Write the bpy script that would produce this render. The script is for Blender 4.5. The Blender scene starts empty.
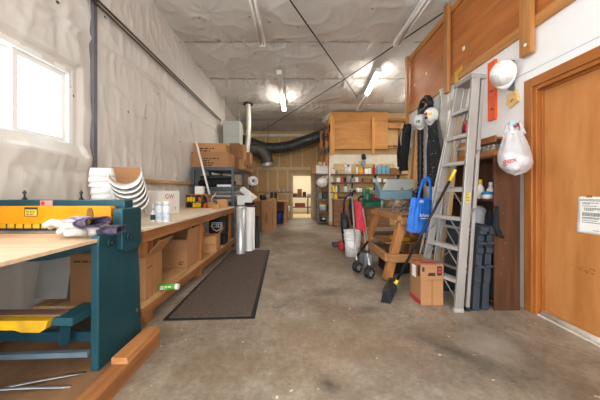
import bpy, math, random
from math import sin, cos, pi, radians, sqrt, atan2, exp
from mathutils import Vector, Matrix, noise

random.seed(7)
SC = bpy.context.scene
COL = SC.collection
F, H, CX, CY = 267.0, 1.12, 297.0, 191.0      # focal length in pixels, eye height, vanishing point
XL, XR, YB = -2.2, 2.17, 11.0                 # side walls and end wall

def W(px, py, Y):
    "point of the place seen at a pixel, at distance Y"
    return Vector(((px-CX)*Y/F, Y, H-(py-CY)*Y/F))
def zc(Y):
    return 4.26-0.054*Y

# ------------------------------------------------------------------ materials
def lin(h):
    h = h.lstrip('#')
    out = []
    for i in (0, 2, 4):
        c = int(h[i:i+2], 16)/255
        out.append(c/12.92 if c <= .04045 else ((c+.055)/1.055)**2.4)
    return (*out, 1)

MATS = {}
def mat(key, col, rough=.6, metal=0, var=.12, scale=6, stretch=(1, 1, 1), bump=0, bscale=40, col2=None, spec=.4,
        alpha=None, trans=0, detail=4, coat=0):
    if key in MATS:
        return MATS[key]
    m = bpy.data.materials.new(key)
    m.use_nodes = True
    nt = m.node_tree
    b = nt.nodes['Principled BSDF']
    c = lin(col)
    tc = nt.nodes.new('ShaderNodeTexCoord')
    mp = nt.nodes.new('ShaderNodeMapping')
    mp.inputs['Scale'].default_value = stretch
    nt.links.new(tc.outputs['Object'], mp.inputs['Vector'])
    n = nt.nodes.new('ShaderNodeTexNoise')
    n.inputs['Scale'].default_value = scale
    n.inputs['Detail'].default_value = detail
    nt.links.new(mp.outputs['Vector'], n.inputs['Vector'])
    r = nt.nodes.new('ShaderNodeValToRGB')
    if col2:
        a, d = lin(col2), c
    else:
        a = tuple(max(0, x*(1-var)) for x in c[:3])+(1,)
        d = tuple(min(1, x*(1+var)) for x in c[:3])+(1,)
    r.color_ramp.elements[0].position = .32
    r.color_ramp.elements[1].position = .68
    r.color_ramp.elements[0].color = a
    r.color_ramp.elements[1].color = d
    nt.links.new(n.outputs['Fac'], r.inputs['Fac'])
    nt.links.new(r.outputs['Color'], b.inputs['Base Color'])
    b.inputs['Roughness'].default_value = rough
    b.inputs['Metallic'].default_value = metal
    b.inputs['Specular IOR Level'].default_value = spec
    b.inputs['Coat Weight'].default_value = coat
    if trans:
        b.inputs['Transmission Weight'].default_value = trans
    if alpha is not None:
        b.inputs['Alpha'].default_value = alpha
    if bump:
        n2 = nt.nodes.new('ShaderNodeTexNoise')
        n2.inputs['Scale'].default_value = bscale
        n2.inputs['Detail'].default_value = 3
        nt.links.new(mp.outputs['Vector'], n2.inputs['Vector'])
        bp = nt.nodes.new('ShaderNodeBump')
        bp.inputs['Strength'].default_value = bump
        bp.inputs['Distance'].default_value = .01
        nt.links.new(n2.outputs['Fac'], bp.inputs['Height'])
        nt.links.new(bp.outputs['Normal'], b.inputs['Normal'])
    MATS[key] = m
    return m

def emit(key, col, s):
    m = bpy.data.materials.new(key)
    m.use_nodes = True
    b = m.node_tree.nodes['Principled BSDF']
    b.inputs['Base Color'].default_value = lin(col)
    b.inputs['Emission Color'].default_value = lin(col)
    b.inputs['Emission Strength'].default_value = s
    return m

def wood(key, c1, c2, axis='y', rough=.6, scale=5, k=14, bump=.08):
    "grain stretched along one axis"
    st = {'x': (1, k, k), 'y': (k, 1, k), 'z': (k, k, 1)}[axis]
    return mat(key, c1, rough, 0, scale=scale*.35, stretch=st, col2=c2, bump=bump, bscale=scale, detail=6)

ply_y = wood('ply_pale', '#f3e6d1', '#e6d2b5', 'y')
ply_x = wood('ply_table', '#e3c8a6', '#d0b08a', 'x')
edge = wood('ply_edge', '#c98d55', '#a8703e', 'y')
pine_y = wood('pine_y', '#a97142', '#8a562d', 'y')
pine_z = wood('pine_z', '#b67840', '#96592b', 'z')
pine_x = wood('pine_x', '#b67840', '#96592b', 'x')
stand_m = wood('worn_timber', '#bb8754', '#946338', 'y', k=8)
stand_z = wood('worn_timber_z', '#bd7f47', '#966031', 'z', k=8)
raw_z = wood('raw_lumber', '#dcb686', '#c49a68', 'z')
orange_ply = wood('orange_ply', '#c97f42', '#a9622c', 'y', k=7, scale=4)
loft_ply = wood('loft_ply', '#c98e4b', '#ab733a', 'x', k=6, scale=4)
door_m = wood('door_veneer', '#c98a50', '#b5743a', 'z', k=6, scale=5, rough=.4)
casing_m = wood('door_casing', '#b06d33', '#935423', 'z', k=10, rough=.4)
casing_y = wood('door_casing_y', '#b06d33', '#935423', 'y', k=10, rough=.4)
walnut = wood('walnut', '#5c3a24', '#42281a', 'z', k=9, rough=.45)
dkwood_x = wood('dark_bench', '#7a5230', '#5d3b20', 'x', k=9)
shelfwood = wood('shelf_board', '#8a6238', '#6c4826', 'x', k=9)
card = mat('cardboard', '#a67850', .8, var=.08, scale=3, bump=.05)
card2 = mat('cardboard_pale', '#b88857', .8, var=.08, scale=3, bump=.05)
card3 = mat('cardboard_brown', '#8a603c', .8, var=.08, scale=3, bump=.05)
tape = mat('packing_tape', '#9d7045', .3, var=.04)
ink = mat('dark_print', '#3b2b20', .8, var=.05)
ink_red = mat('red_print', '#b5313c', .8, var=.05)
teal = mat('teal_paint', '#18454e', .38, var=.14, scale=5, bump=.04, bscale=25)
teal_d = mat('teal_dark', '#153b47', .45, var=.12)
yellow = mat('yellow_paint', '#d98e00', .38, var=.08, scale=9)
yellow_w = mat('yellow_worn', '#e8b217', .5, col2='#b98f1c', scale=9)
steel = mat('steel', '#a9a9a8', .32, .9, var=.1)
galv = mat('galvanised', '#c4c7c8', .36, .75, var=.12, scale=8)
alu = mat('aluminium', '#aaa7a2', .42, .6, var=.07, scale=12, stretch=(1, 1, .2))
alu_d = mat('aluminium_tread', '#bab7b2', .45, .35, var=.06, scale=60)
dkmetal = mat('dark_metal', '#3a3d40', .45, .5)
rack_m = mat('rack_paint', '#48525a', .45, .2, var=.1)
black = mat('black_plastic', '#18181a', .45, var=.2)
black_c = mat('black_cloth', '#1d1d20', .95, var=.25, scale=18, bump=.3, bscale=25)
rubber = mat('rubber', '#1b1b1d', .7)
white = mat('white_plastic', '#eceae5', .35, var=.03)
white_m = mat('white_metal', '#efefec', .35, var=.02)
white_p = mat('white_card', '#e9e5de', .7, var=.03)
paper = mat('paper', '#f2f0ea', .8, var=.02)
grey = mat('grey_plastic', '#8c8f92', .5, var=.08)
grey_bag = mat('grey_sack', '#a5a29b', .7, var=.1, bump=.3, bscale=18)
greyblue = mat('grey_blue_paint', '#6d8d97', .42, var=.08, scale=4)
greyblue_l = mat('grey_blue_lid', '#b4bfc0', .38, .2, var=.06)
saw_plastic = mat('sawhorse_plastic', '#2d363e', .5, var=.12)
case_p = mat('case_plastic', '#283037', .5, var=.12)
green_m = mat('green_machine', '#1c7a63', .4, var=.1)
green_l = mat('green_label', '#56a531', .4, var=.08)
dkgreen = mat('dark_green_lining', '#46524a', .45, var=.15)
blue_bag = mat('blue_bag', '#1767c4', .55, var=.16, scale=9, bump=.25, bscale=12)
blue_p = mat('blue_plastic', '#2f86c9', .4)
blue_can = mat('blue_can', '#7fb0c6', .4)
navy = mat('navy_bin', '#20306f', .5)
red = mat('red_plastic', '#b3202c', .4)
red_c = mat('red_cloth', '#c93a4a', .85, var=.2, scale=12, bump=.2)
orange = mat('orange_level', '#ea5f22', .4, var=.06)
yel_p = mat('yellow_plastic', '#f0c81e', .4)
amber = mat('amber_liquid', '#e5a21d', .3)
hatm = mat('hard_hat', '#f0efec', .28, var=.02)
sheet_m = None
# cloudy film bag
bagm = mat('bag_film', '#e6e6e8', .3, var=.05, bump=.5, bscale=14, alpha=.4)

def node_mat(key):
    m = bpy.data.materials.new(key)
    m.use_nodes = True
    return m, m.node_tree, m.node_tree.nodes['Principled BSDF']

def fp(px, py):
    Y = H*F/(py-CY)
    return ((px-CX)*Y/F, Y)
STAINS = []
for (px, py, rx, ry, a, col) in ((328, 383, .07, .11, .3, '#3d352d'), (367, 309, .16, .10, .5, '#40382f'), (455, 352, .45, .13, -.9, '#453d34'), (352, 348, .9, .45, .2, '#76593a'),
        (300, 330, .9, .6, 0, '#6d5236'), (200, 372, .5, .35, .4, '#6c5338'), (330, 262, .8, 1.2, 0, '#6d5842'), (420, 380, .55, .35, .3, '#5b5146'), (540, 370, .5, .4, 0, '#4e463c'), (330, 292, .22, .12, .2, '#463e35'), (290, 240, .7, 1.4, 0, '#6e5c48'), (490, 345, .3, .2, .6, '#9a9184')):
    STAINS.append((*fp(px, py), rx*1.3, ry*1.3, a, col))
STAINS.sort(key=lambda s: -s[2]*s[3])
def concrete():
    m, nt, b = node_mat('concrete_floor')
    N, L = nt.nodes.new, nt.links.new
    tc = N('ShaderNodeTexCoord')
    def nz(scale, det=5, rough=.55, w=None):
        n = N('ShaderNodeTexNoise')
        n.inputs['Scale'].default_value = scale
        n.inputs['Detail'].default_value = det
        n.inputs['Roughness'].default_value = rough
        L(tc.outputs['Object'], n.inputs['Vector'])
        return n
    def ramp(src, stops):
        r = N('ShaderNodeValToRGB')
        e = r.color_ramp.elements
        e[0].position, e[0].color = stops[0][0], stops[0][1]
        e[1].position, e[1].color = stops[-1][0], stops[-1][1]
        for p, c in stops[1:-1]:
            k = e.new(p); k.color = c
        L(src, r.inputs['Fac'])
        return r
    def mix(a, bb, fac, mode='MIX'):
        x = N('ShaderNodeMix'); x.data_type = 'RGBA'; x.blend_type = mode
        if isinstance(fac, float): x.inputs[0].default_value = fac
        else: L(fac, x.inputs[0])
        for i, s in ((6, a), (7, bb)):
            if isinstance(s, tuple): x.inputs[i].default_value = s
            else: L(s, x.inputs[i])
        return x.outputs[2]
    base = ramp(nz(.8, 7, .62).outputs['Fac'], [(.3, lin('#756a5b')), (.5, lin('#978b7b')), (.7, lin('#b3a898'))]).outputs['Color']
    brown = ramp(nz(.55, 6, .6).outputs['Fac'], [(.52, (0, 0, 0, 1)), (.68, (1, 1, 1, 1))]).outputs['Color']
    c = mix(base, lin('#745b42'), brown)
    sp = ramp(nz(2.6, 6, .7).outputs['Fac'], [(.60, (0, 0, 0, 1)), (.70, (.8, .8, .8, 1))]).outputs['Color']
    c = mix(c, lin('#443d36'), sp)
    fine = ramp(nz(26, 3, .7).outputs['Fac'], [(.3, (.80, .80, .80, 1)), (.7, (1.12, 1.11, 1.10, 1))]).outputs['Color']
    c = mix(c, fine, 1.0, 'MULTIPLY')
    ch = ramp(nz(21, 2, .5).outputs['Fac'], [(.715, (0, 0, 0, 1)), (.735, (1, 1, 1, 1))]).outputs['Color']
    c = mix(c, lin('#d8d2c6'), ch)
    dist = nz(7, 5, .7); dist2 = nz(2.6, 8, .72)
    mott = ramp(nz(6.5, 8, .75).outputs['Fac'], [(.36, (.80, .79, .77, 1)), (.64, (1.14, 1.13, 1.11, 1))]).outputs['Color']
    c = mix(c, mott, 1.0, 'MULTIPLY')
    for (x, y, rx, ry, a, col) in STAINS:
        mp = N('ShaderNodeMapping'); mp.vector_type = 'TEXTURE'
        mp.inputs['Location'].default_value = (x, y, 0); mp.inputs['Scale'].default_value = (rx, ry, 1)
        mp.inputs['Rotation'].default_value = (0, 0, a)
        L(tc.outputs['Object'], mp.inputs['Vector'])
        ln = N('ShaderNodeVectorMath'); ln.operation = 'LENGTH'; L(mp.outputs['Vector'], ln.inputs[0])
        ad = N('ShaderNodeMath'); ad.operation = 'MULTIPLY_ADD'
        big = rx*ry > .12; k_ = .6 if big else .88
        L((dist2 if big else dist).outputs['Fac'], ad.inputs[0]); ad.inputs[1].default_value = 2.0 if big else 1.1; L(ln.outputs['Value'], ad.inputs[2])
        f = ramp(ad.outputs[0], [(.42 if big else .3, (k_, k_, k_, 1)), (1.0 if big else .8, (0, 0, 0, 1))])
        md = N('ShaderNodeMath'); md.operation = 'MULTIPLY'; L(ad.outputs[0], md.inputs[0]); md.inputs[1].default_value = .55
        L(md.outputs[0], f.inputs['Fac'])
        c = mix(c, lin(col), f.outputs['Color'])
    L(c, b.inputs['Base Color'])
    rr = ramp(nz(1.4, 5).outputs['Fac'], [(.3, (.36, .36, .36, 1)), (.7, (.62, .62, .62, 1))])
    L(rr.outputs['Color'], b.inputs['Roughness'])
    bp = N('ShaderNodeBump'); bp.inputs['Strength'].default_value = .12; bp.inputs['Distance'].default_value = .01
    L(nz(30, 4).outputs['Fac'], bp.inputs['Height']); L(bp.outputs['Normal'], b.inputs['Normal'])
    return m

def sheeting(key, col, col2, dots=True, vert=(9, 9, 2), axes='XY'):
    m, nt, b = node_mat(key)
    N, L = nt.nodes.new, nt.links.new
    tc = N('ShaderNodeTexCoord')
    mp = N('ShaderNodeMapping'); mp.inputs['Scale'].default_value = vert
    L(tc.outputs['Object'], mp.inputs['Vector'])
    n = N('ShaderNodeTexNoise'); n.inputs['Scale'].default_value = .8; n.inputs['Detail'].default_value = 5
    L(tc.outputs['Object'], n.inputs['Vector'])
    r = N('ShaderNodeValToRGB')
    r.color_ramp.elements[0].position = .35; r.color_ramp.elements[1].position = .65
    r.color_ramp.elements[0].color = lin(col2); r.color_ramp.elements[1].color = lin(col)
    L(n.outputs['Fac'], r.inputs['Fac'])
    out = r.outputs['Color']
    if dots:
        v = N('ShaderNodeTexVoronoi'); v.inputs['Scale'].default_value = 1.15
        v.voronoi_dimensions = '2D'
        sx_ = N('ShaderNodeSeparateXYZ'); cx_ = N('ShaderNodeCombineXYZ')
        L(tc.outputs['Object'], sx_.inputs[0])
        for i_, k_ in enumerate(axes): L(sx_.outputs[k_], cx_.inputs[i_])
        L(cx_.outputs[0], v.inputs['Vector'])
        rr = N('ShaderNodeValToRGB')
        rr.color_ramp.elements[0].position = .012; rr.color_ramp.elements[1].position = .022
        rr.color_ramp.elements[0].color = lin('#453f39'); rr.color_ramp.elements[1].color = (1, 1, 1, 1)
        L(v.outputs['Distance'], rr.inputs['Fac'])
        x = N('ShaderNodeMix'); x.data_type = 'RGBA'; x.blend_type = 'MULTIPLY'; x.inputs[0].default_value = 1
        L(out, x.inputs[6]); L(rr.outputs['Color'], x.inputs[7])
        out = x.outputs[2]
    L(out, b.inputs['Base Color'])
    b.inputs['Roughness'].default_value = .45
    n2 = N('ShaderNodeTexNoise'); n2.inputs['Scale'].default_value = 1.0; n2.inputs['Detail'].default_value = 6
    n2.inputs['Distortion'].default_value = .8
    L(mp.outputs['Vector'], n2.inputs['Vector'])
    bp = N('ShaderNodeBump'); bp.inputs['Strength'].default_value = .35; bp.inputs['Distance'].default_value = .02
    L(n2.outputs['Fac'], bp.inputs['Height']); L(bp.outputs['Normal'], b.inputs['Normal'])
    return m

def carpet():
    return mat('mat_pile', '#6c5e54', .95, col2='#463b34', scale=70, bump=.6, bscale=160, detail=3)

# ------------------------------------------------------------------ mesh builder
def frame(d, up=Vector((0, 0, 1))):
    d = d.normalized()
    s = d.cross(up)
    if s.length < 1e-4:
        s = d.cross(Vector((1, 0, 0)))
    s.normalize()
    return s, s.cross(d).normalized()

class G:
    def __init__(s):
        s.v, s.f, s.sm, s.mi, s.cur = [], [], [], [], 0
    def add(s, vs, fs, smooth=False):
        o = len(s.v)
        s.v += [Vector(p) for p in vs]
        for f in fs:
            s.f.append([i+o for i in f]); s.sm.append(smooth); s.mi.append(s.cur)
        return s
    def box(s, a, b):
        x0, y0, z0 = a; x1, y1, z1 = b
        vs = [(x0, y0, z0), (x1, y0, z0), (x1, y1, z0), (x0, y1, z0), (x0, y0, z1), (x1, y0, z1), (x1, y1, z1), (x0, y1, z1)]
        return s.add(vs, [(0, 3, 2, 1), (4, 5, 6, 7), (0, 1, 5, 4), (1, 2, 6, 5), (2, 3, 7, 6), (3, 0, 4, 7)])
    def obox(s, c, size, rot=(0, 0, 0)):
        R = Matrix.Rotation(rot[2], 3, 'Z') @ Matrix.Rotation(rot[1], 3, 'Y') @ Matrix.Rotation(rot[0], 3, 'X')
        t = G().box([-x/2 for x in size], [x/2 for x in size])
        return s.add([R @ p+Vector(c) for p in t.v], t.f)
    def bar(s, p0, p1, w, h, up=(0, 0, 1)):
        p0, p1 = Vector(p0), Vector(p1)
        a, b = frame(p1-p0, Vector(up))
        a = a*w/2; b = b*h/2
        vs = [p0-a-b, p0+a-b, p0+a+b, p0-a+b, p1-a-b, p1+a-b, p1+a+b, p1-a+b]
        return s.add(vs, [(3, 2, 1, 0), (4, 5, 6, 7), (0, 1, 5, 4), (1, 2, 6, 5), (2, 3, 7, 6), (3, 0, 4, 7)])
    def tube(s, pts, r, n=10, closed=False, flat=None, caps=True):
        pts = [Vector(p) for p in pts]
        m = len(pts)
        rs = r if isinstance(r, (list, tuple)) else [r]*m
        vs, fs = [], []
        a = None
        for i, p in enumerate(pts):
            if closed:
                d = pts[(i+1) % m]-pts[i-1]
            else:
                d = pts[min(i+1, m-1)]-pts[max(i-1, 0)]
            d.normalize()
            if a is None:
                a, b = frame(d)
            else:
                a = (a-d*a.dot(d)).normalized(); b = a.cross(d)
            for k in range(n):
                t = 2*pi*k/n
                q = a*cos(t)*rs[i]+b*sin(t)*rs[i]
                if flat:
                    q = Vector((q.x*flat[0], q.y*flat[1], q.z*flat[2]))
                vs.append(p+q)
        for i in range(m if closed else m-1):
            j = (i+1) % m
            for k in range(n):
                l = (k+1) % n
                fs.append((i*n+k, i*n+l, j*n+l, j*n+k))
        s.add(vs, fs, True)
        if not closed and caps:
            o = len(s.v)-len(vs)
            s.f.append([o+k for k in range(n)][::-1]); s.sm.append(False); s.mi.append(s.cur)
            s.f.append([o+(m-1)*n+k for k in range(n)]); s.sm.append(False); s.mi.append(s.cur)
        return s
    def cyl(s, p0, p1, r, r1=None, n=16):
        return s.tube([p0, p1], [r, r if r1 is None else r1], n)
    def lathe(s, prof, c=(0, 0, 0), n=24, M=None):
        vs, fs = [], []
        for (r, z) in prof:
            for k in range(n):
                t = 2*pi*k/n
                p = Vector((r*cos(t), r*sin(t), z))
                vs.append((M @ p if M else p)+Vector(c))
        for i in range(len(prof)-1):
            for k in range(n):
                l = (k+1) % n
                fs.append((i*n+k, i*n+l, (i+1)*n+l, (i+1)*n+k))
        return s.add(vs, fs, True)
    def prism(s, poly, axis, lo, hi):
        n = len(poly)
        def P(a, b, t):
            return {'x': (t, a, b), 'y': (a, t, b), 'z': (a, b, t)}[axis]
        vs = [P(a, b, lo) for a, b in poly]+[P(a, b, hi) for a, b in poly]
        fs = [tuple(range(n))[::-1], tuple(range(n, 2*n))]
        fs += [(i, (i+1) % n, n+(i+1) % n, n+i) for i in range(n)]
        return s.add(vs, fs)
    def sheet(s, fn, nu, nv, skip=None, smooth=True):
        vs = [fn(i/nu, j/nv) for j in range(nv+1) for i in range(nu+1)]
        fs = []
        for j in range(nv):
            for i in range(nu):
                if skip and skip((i+.5)/nu, (j+.5)/nv):
                    continue
                k = j*(nu+1)+i
                fs.append((k, k+1, k+nu+2, k+nu+1))
        return s.add(vs, fs, smooth)
    def ell(s, c, r, n=20, m=12, R=None, t0=-1, t1=1):
        "ellipsoid (or a slice of one)"
        vs, fs = [], []
        for j in range(m+1):
            ph = (t0+(t1-t0)*j/m)*pi/2
            for k in range(n):
                t = 2*pi*k/n
                p = Vector((r[0]*cos(ph)*cos(t), r[1]*cos(ph)*sin(t), r[2]*sin(ph)))
                vs.append((R @ p if R else p)+Vector(c))
        for j in range(m):
            for k in range(n):
                l = (k+1) % n
                fs.append((j*n+k, j*n+l, (j+1)*n+l, (j+1)*n+k))
        return s.add(vs, fs, True)
    def out(s, name, mats, parent=None, local=False, bevel=0, solid=0, sub=0, fix=True):
        me = bpy.data.meshes.new(name)
        vs = s.v
        if parent is not None and not local:
            r = parent
            while r.parent:
                r = r.parent
            Mi = (Matrix.Translation(r.location) @ Matrix.Rotation(r.rotation_euler.z, 4, 'Z')).inverted()
            vs = [Mi @ v for v in vs]
        me.from_pydata([tuple(v) for v in vs], [], s.f)
        me.polygons.foreach_set('use_smooth', s.sm)
        mats = mats if isinstance(mats, (list, tuple)) else [mats]
        for m in mats:
            me.materials.append(m)
        me.polygons.foreach_set('material_index', s.mi)
        if fix:
            import bmesh
            bm = bmesh.new(); bm.from_mesh(me)
            bmesh.ops.recalc_face_normals(bm, faces=bm.faces)
            bm.to_mesh(me); bm.free()
        o = bpy.data.objects.new(name, me)
        COL.objects.link(o)
        if parent is not None:
            o.parent = parent
        if solid:
            d = o.modifiers.new('solid', 'SOLIDIFY'); d.thickness = solid; d.offset = 0
        if bevel:
            d = o.modifiers.new('bevel', 'BEVEL'); d.width = bevel; d.segments = 2; d.limit_method = 'ANGLE'
        if sub:
            d = o.modifiers.new('sub', 'SUBSURF'); d.levels = sub; d.render_levels = sub
        return o

def thing(name, label, cat, loc=(0, 0, 0), rz=0, group=None):
    o = bpy.data.objects.new(name, None)
    o.empty_display_size = .1
    COL.objects.link(o)
    o.location = loc; o.rotation_euler = (0, 0, rz)
    o['label'] = label; o['category'] = cat
    if group: o['group'] = group
    return o

def tag(o, label, cat, group=None, kind=None):
    "a thing that is one mesh: origin moved to the middle of its base"
    me = o.data
    xs = [v.co for v in me.vertices]
    c = Vector(((min(v.x for v in xs)+max(v.x for v in xs))/2, (min(v.y for v in xs)+max(v.y for v in xs))/2, min(v.z for v in xs)))
    me.transform(Matrix.Translation(-c))
    o.location = c
    o['label'] = label; o['category'] = cat
    if group: o['group'] = group
    if kind: o['kind'] = kind
    return o

def struct(g, name, mats, **k):
    o = g.out(name, mats, **k)
    o['kind'] = 'structure'
    return o

def dup(root, loc, rz=0, label=None, group=None):
    def cp(o, par):
        c = o.copy(); COL.objects.link(c)
        if par is not None:
            c.parent = par
        for ch in o.children:
            cp(ch, c)
        return c
    r = cp(root, None)
    r.location = loc; r.rotation_euler = (0, 0, rz)
    if label: r['label'] = label
    if group: r['group'] = group
    return r

def text(name, s, size, m, M, parent=None, ext=.0006):
    cu = bpy.data.curves.new('t', 'FONT')
    cu.body = s; cu.size = size; cu.extrude = ext
    cu.align_x = 'CENTER'; cu.align_y = 'CENTER'
    o = bpy.data.objects.new('t', cu)
    COL.objects.link(o)
    dg = bpy.context.evaluated_depsgraph_get()
    me = bpy.data.meshes.new_from_object(o.evaluated_get(dg))
    bpy.data.objects.remove(o)
    me.transform(M)
    me.materials.clear(); me.materials.append(m)
    t = bpy.data.objects.new(name, me)
    COL.objects.link(t)
    if parent is not None:
        r = parent
        while r.parent: r = r.parent
        Mi = (Matrix.Translation(r.location) @ Matrix.Rotation(r.rotation_euler.z, 4, 'Z')).inverted()
        me.transform(Mi)
        t.parent = parent
    return t

def face_M(c, right, up):
    "matrix that puts flat lettering at c, reading along right"
    r = Vector(right).normalized(); u = Vector(up).normalized()
    n = r.cross(u)
    M = Matrix(((r.x, u.x, n.x, c[0]), (r.y, u.y, n.y, c[1]), (r.z, u.z, n.z, c[2]), (0, 0, 0, 1)))
    return M

def word_lines(g, c, right, up, w, lines, lh, th):
    "rows of short dashes: print too small to read"
    r = Vector(right).normalized(); u = Vector(up).normalized(); n = r.cross(u)
    for i, fill in enumerate(lines):
        x = 0
        while x < w*fill-.002:
            l = min(random.uniform(.35, 1.3)*lh*1.6, w*fill-x)
            a = Vector(c)+r*x-u*(i*lh)
            vs = []
            for k in (0, 1):
                for (p, q) in ((0, 0), (l, 0), (l, -th), (0, -th)):
                    vs.append(a+r*p+u*q+n*(.0008*k))
            g.add(vs, [(3, 2, 1, 0), (4, 5, 6, 7), (0, 1, 5, 4), (1, 2, 6, 5), (2, 3, 7, 6), (3, 0, 4, 7)])
            x += l+lh*.45
    return g

# ------------------------------------------------------------------ things used more than once
def carton(label, loc, w, d, h, rz=0, flaps=None, m=card, group=None, name='cardboard_box', prints=None, tp=True):
    "flaps None = taped shut, else {side: angle from upright, outwards}"
    t = thing(name, label, 'box', loc, rz, group)
    g = G(); T = .006
    if flaps is None:
        g.box((-w/2, -d/2, 0), (w/2, d/2, h)).out('body', m, t, True, bevel=.004)
        G().box((-w/2, -d/2, h), (w/2, -.002, h+.004)).out('flap', m, t, True)
        G().box((-w/2, .002, h), (w/2, d/2, h+.004)).out('flap', m, t, True)
        if tp:
            g = G(); g.box((-w/2-.001, -.025, h+.004), (w/2+.001, .025, h+.005))
            g.box((-w/2-.0015, -.025, h*.75), (-w/2, .025, h+.004)); g.box((w/2, -.025, h*.75), (w/2+.0015, .025, h+.004))
            g.out('tape', tape, t, True)
    else:
        g.box((-w/2, -d/2, 0), (w/2, d/2, T))
        g.box((-w/2, -d/2, T), (-w/2+T, d/2, h)).box((w/2-T, -d/2, T), (w/2, d/2, h))
        g.box((-w/2+T, -d/2, T), (w/2-T, -d/2+T, h)).box((-w/2+T, d/2-T, T), (w/2-T, d/2, h))
        g.out('body', m, t, True)
        for sd, (ang, ln) in flaps.items():
            a = radians(ang)
            if sd in 'xX':
                s = 1 if sd == 'X' else -1
                p = Vector((s*w/2, 0, h)); q = p+Vector((s*sin(a)*ln, 0, cos(a)*ln))
                G().bar(p, q, d*.98, .004, (sin(a+.01)*0+cos(a)*s, 0, -sin(a))).out('flap', m, t, True)
            else:
                s = 1 if sd == 'Y' else -1
                p = Vector((0, s*d/2, h)); q = p+Vector((0, s*sin(a)*ln, cos(a)*ln))
                G().bar(p, q, w*.98, .004, (0, cos(a)*s, -sin(a))).out('flap', m, t, True)
    if prints:
        for (side, u0, v0, wd, lines, lh) in prints:
            g = G()
            if side == 'y':
                word_lines(g, (-w/2+u0*w, -d/2, h*v0), (1, 0, 0), (0, 0, 1), wd*w, lines, lh, lh*.5)
            elif side == 'X':
                word_lines(g, (w/2, -d/2+u0*d, h*v0), (0, 1, 0), (0, 0, 1), wd*d, lines, lh, lh*.5)
            else:
                word_lines(g, (-w/2, d/2-u0*d, h*v0), (0, -1, 0), (0, 0, 1), wd*d, lines, lh, lh*.5)
            g.out('print', ink, t, True)
    return t

def bottle(label, loc, r, h, mb, mc, cap=.22, kind='bottle', neck=.45, group=None, name=None, band=None, cat=None):
    t = thing(name or kind, label, cat or kind, loc, 0, group)
    hb = h*(1-cap)
    if kind in ('can', 'spray_can'):
        p = [(0, 0), (r*.96, 0), (r, .004), (r, hb-.008), (r*.8, hb), (0, hb)]
        c = [(0, hb), (r*.86, hb), (r*.86, h-.006), (r*.78, h), (0, h)]
    else:
        p = [(0, 0), (r*.94, 0), (r, .006), (r, hb*.72), (r*neck, hb*.95), (r*neck, hb), (0, hb)]
        c = [(0, hb), (r*neck*1.15, hb), (r*neck*1.05, h), (0, h)]
    G().lathe(p, n=18).out('body', mb, t, True)
    G().lathe(c, n=18).out('cap', mc, t, True)
    if band:
        G().lathe([(r*1.01, hb*.15), (r*1.012, hb*.16), (r*1.012, hb*.6), (r*1.01, hb*.61)], n=18).out('printed_label', band, t, True)
    return t

def jug(label, loc, r, h, mb, mc, rz=0):
    "trigger spray bottle"
    t = thing('spray_bottle', label, 'bottle', loc, rz)
    G().lathe([(0, 0), (r, 0), (r, h*.5), (r*.35, h*.68), (r*.35, h*.74), (0, h*.74)], n=16).out('body', mb, t, True)
    g = G().cyl((0, 0, h*.74), (0, 0, h*.82), r*.42)
    g.box((-r*1.1, -r*.25, h*.82), (r*.6, r*.25, h)).bar((-r*.5, 0, h*.84), (-r*.9, 0, h*.68), r*.3, r*.2)
    g.out('trigger_head', mc, t, True)
    return t

# ================================================================== THE SETTING
conc = concrete()
struct(G().box((-2.6, -4.2, -.1), (4.9, 14.6, 0)), 'floor', conc)
struct(G().box((-14, -16, -.14), (14, -4.2, -.02)), 'floor_yard', mat('yard_gravel', '#8d8a84', .9))

def rid(x, y, z=0, p=1.0):
    return (1-abs(noise.noise(Vector((x, y, z)))))**p

PINS = [(random.uniform(1.2, 10.5), random.choice([1.3, 2.73, 2.73, 3.3])+random.uniform(-.15, .15), random.uniform(.5, 1)) for _ in range(26)]
def wall_bulge(Y, z):
    t = ((z-1.3)/1.43) % 1.0
    d = .04*(sin(pi*t))**.45
    env = .5+.5*abs(cos(pi*t))
    d += .013*rid(Y*3.6+.6*z, z*.5, 3, 9)*env+.010*rid(Y*9-.5*z, z*.8, 7, 7)*(.3+.7*env)+.010*noise.noise(Vector((Y*2.2, z*1.3, 1)))
    d += .014*rid(Y*1.9+z*1.6, z*1.8-Y*.6, 11, 12)
    for (py, pz, a) in PINS:
        dx, dz = Y-py, z-pz
        rr = sqrt(dx*dx+dz*dz)
        if rr < .55:
            d += a*.022*exp(-rr/.22)*(1-abs(cos(5*atan2(dz, dx)+py*7)))**2-.014*a*exp(-rr/.05)
    # a loose fold running along the wall at the middle girt
    d += .03*exp(-((z-2.73-.03*sin(Y*2))/.035)**2)
    return d

WY0, WY1, WZ0, WZ1 = 1.02, 2.55, 1.58, 2.24           # the window opening
def lwall(u, v):
    Y = .6+u*(YB-.6); z = v*4.35
    k = 1.0
    if WY0-.12 < Y < WY1+.12 and WZ0-.1 < z < WZ1+.1:
        dy = max(WY0-Y, Y-WY1, 0); dz = max(WZ0-z, z-WZ1, 0)
        k = .35
    d = wall_bulge(Y, z)*k
    if Y < 2.85 and z < WZ0:                           # loose drape under the sill
        f = min(1, max(0, (WZ0-z)/.12))*min(1, (2.85-Y)/.15)
        d += f*(.08+.03*rid(Y*4, z*2.2, 5, 3)+.02*noise.noise(Vector((Y*3, z*5, 2))))*(1-.95*min(1, (WZ0-z)/.55))
    return Vector((XL+d, Y, z))
g = G()
g.sheet(lwall, 420, 170, skip=lambda u, v: WY0 < .6+u*(YB-.6) < WY1 and WZ0 < v*4.35 < WZ1)
wall_sheet = sheeting('wall_sheeting', '#dedad4', '#d2ccc3', True, (6, 6, 1.1), 'YZ')
struct(g, 'wall_left', wall_sheet, fix=False)
g = G()
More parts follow.
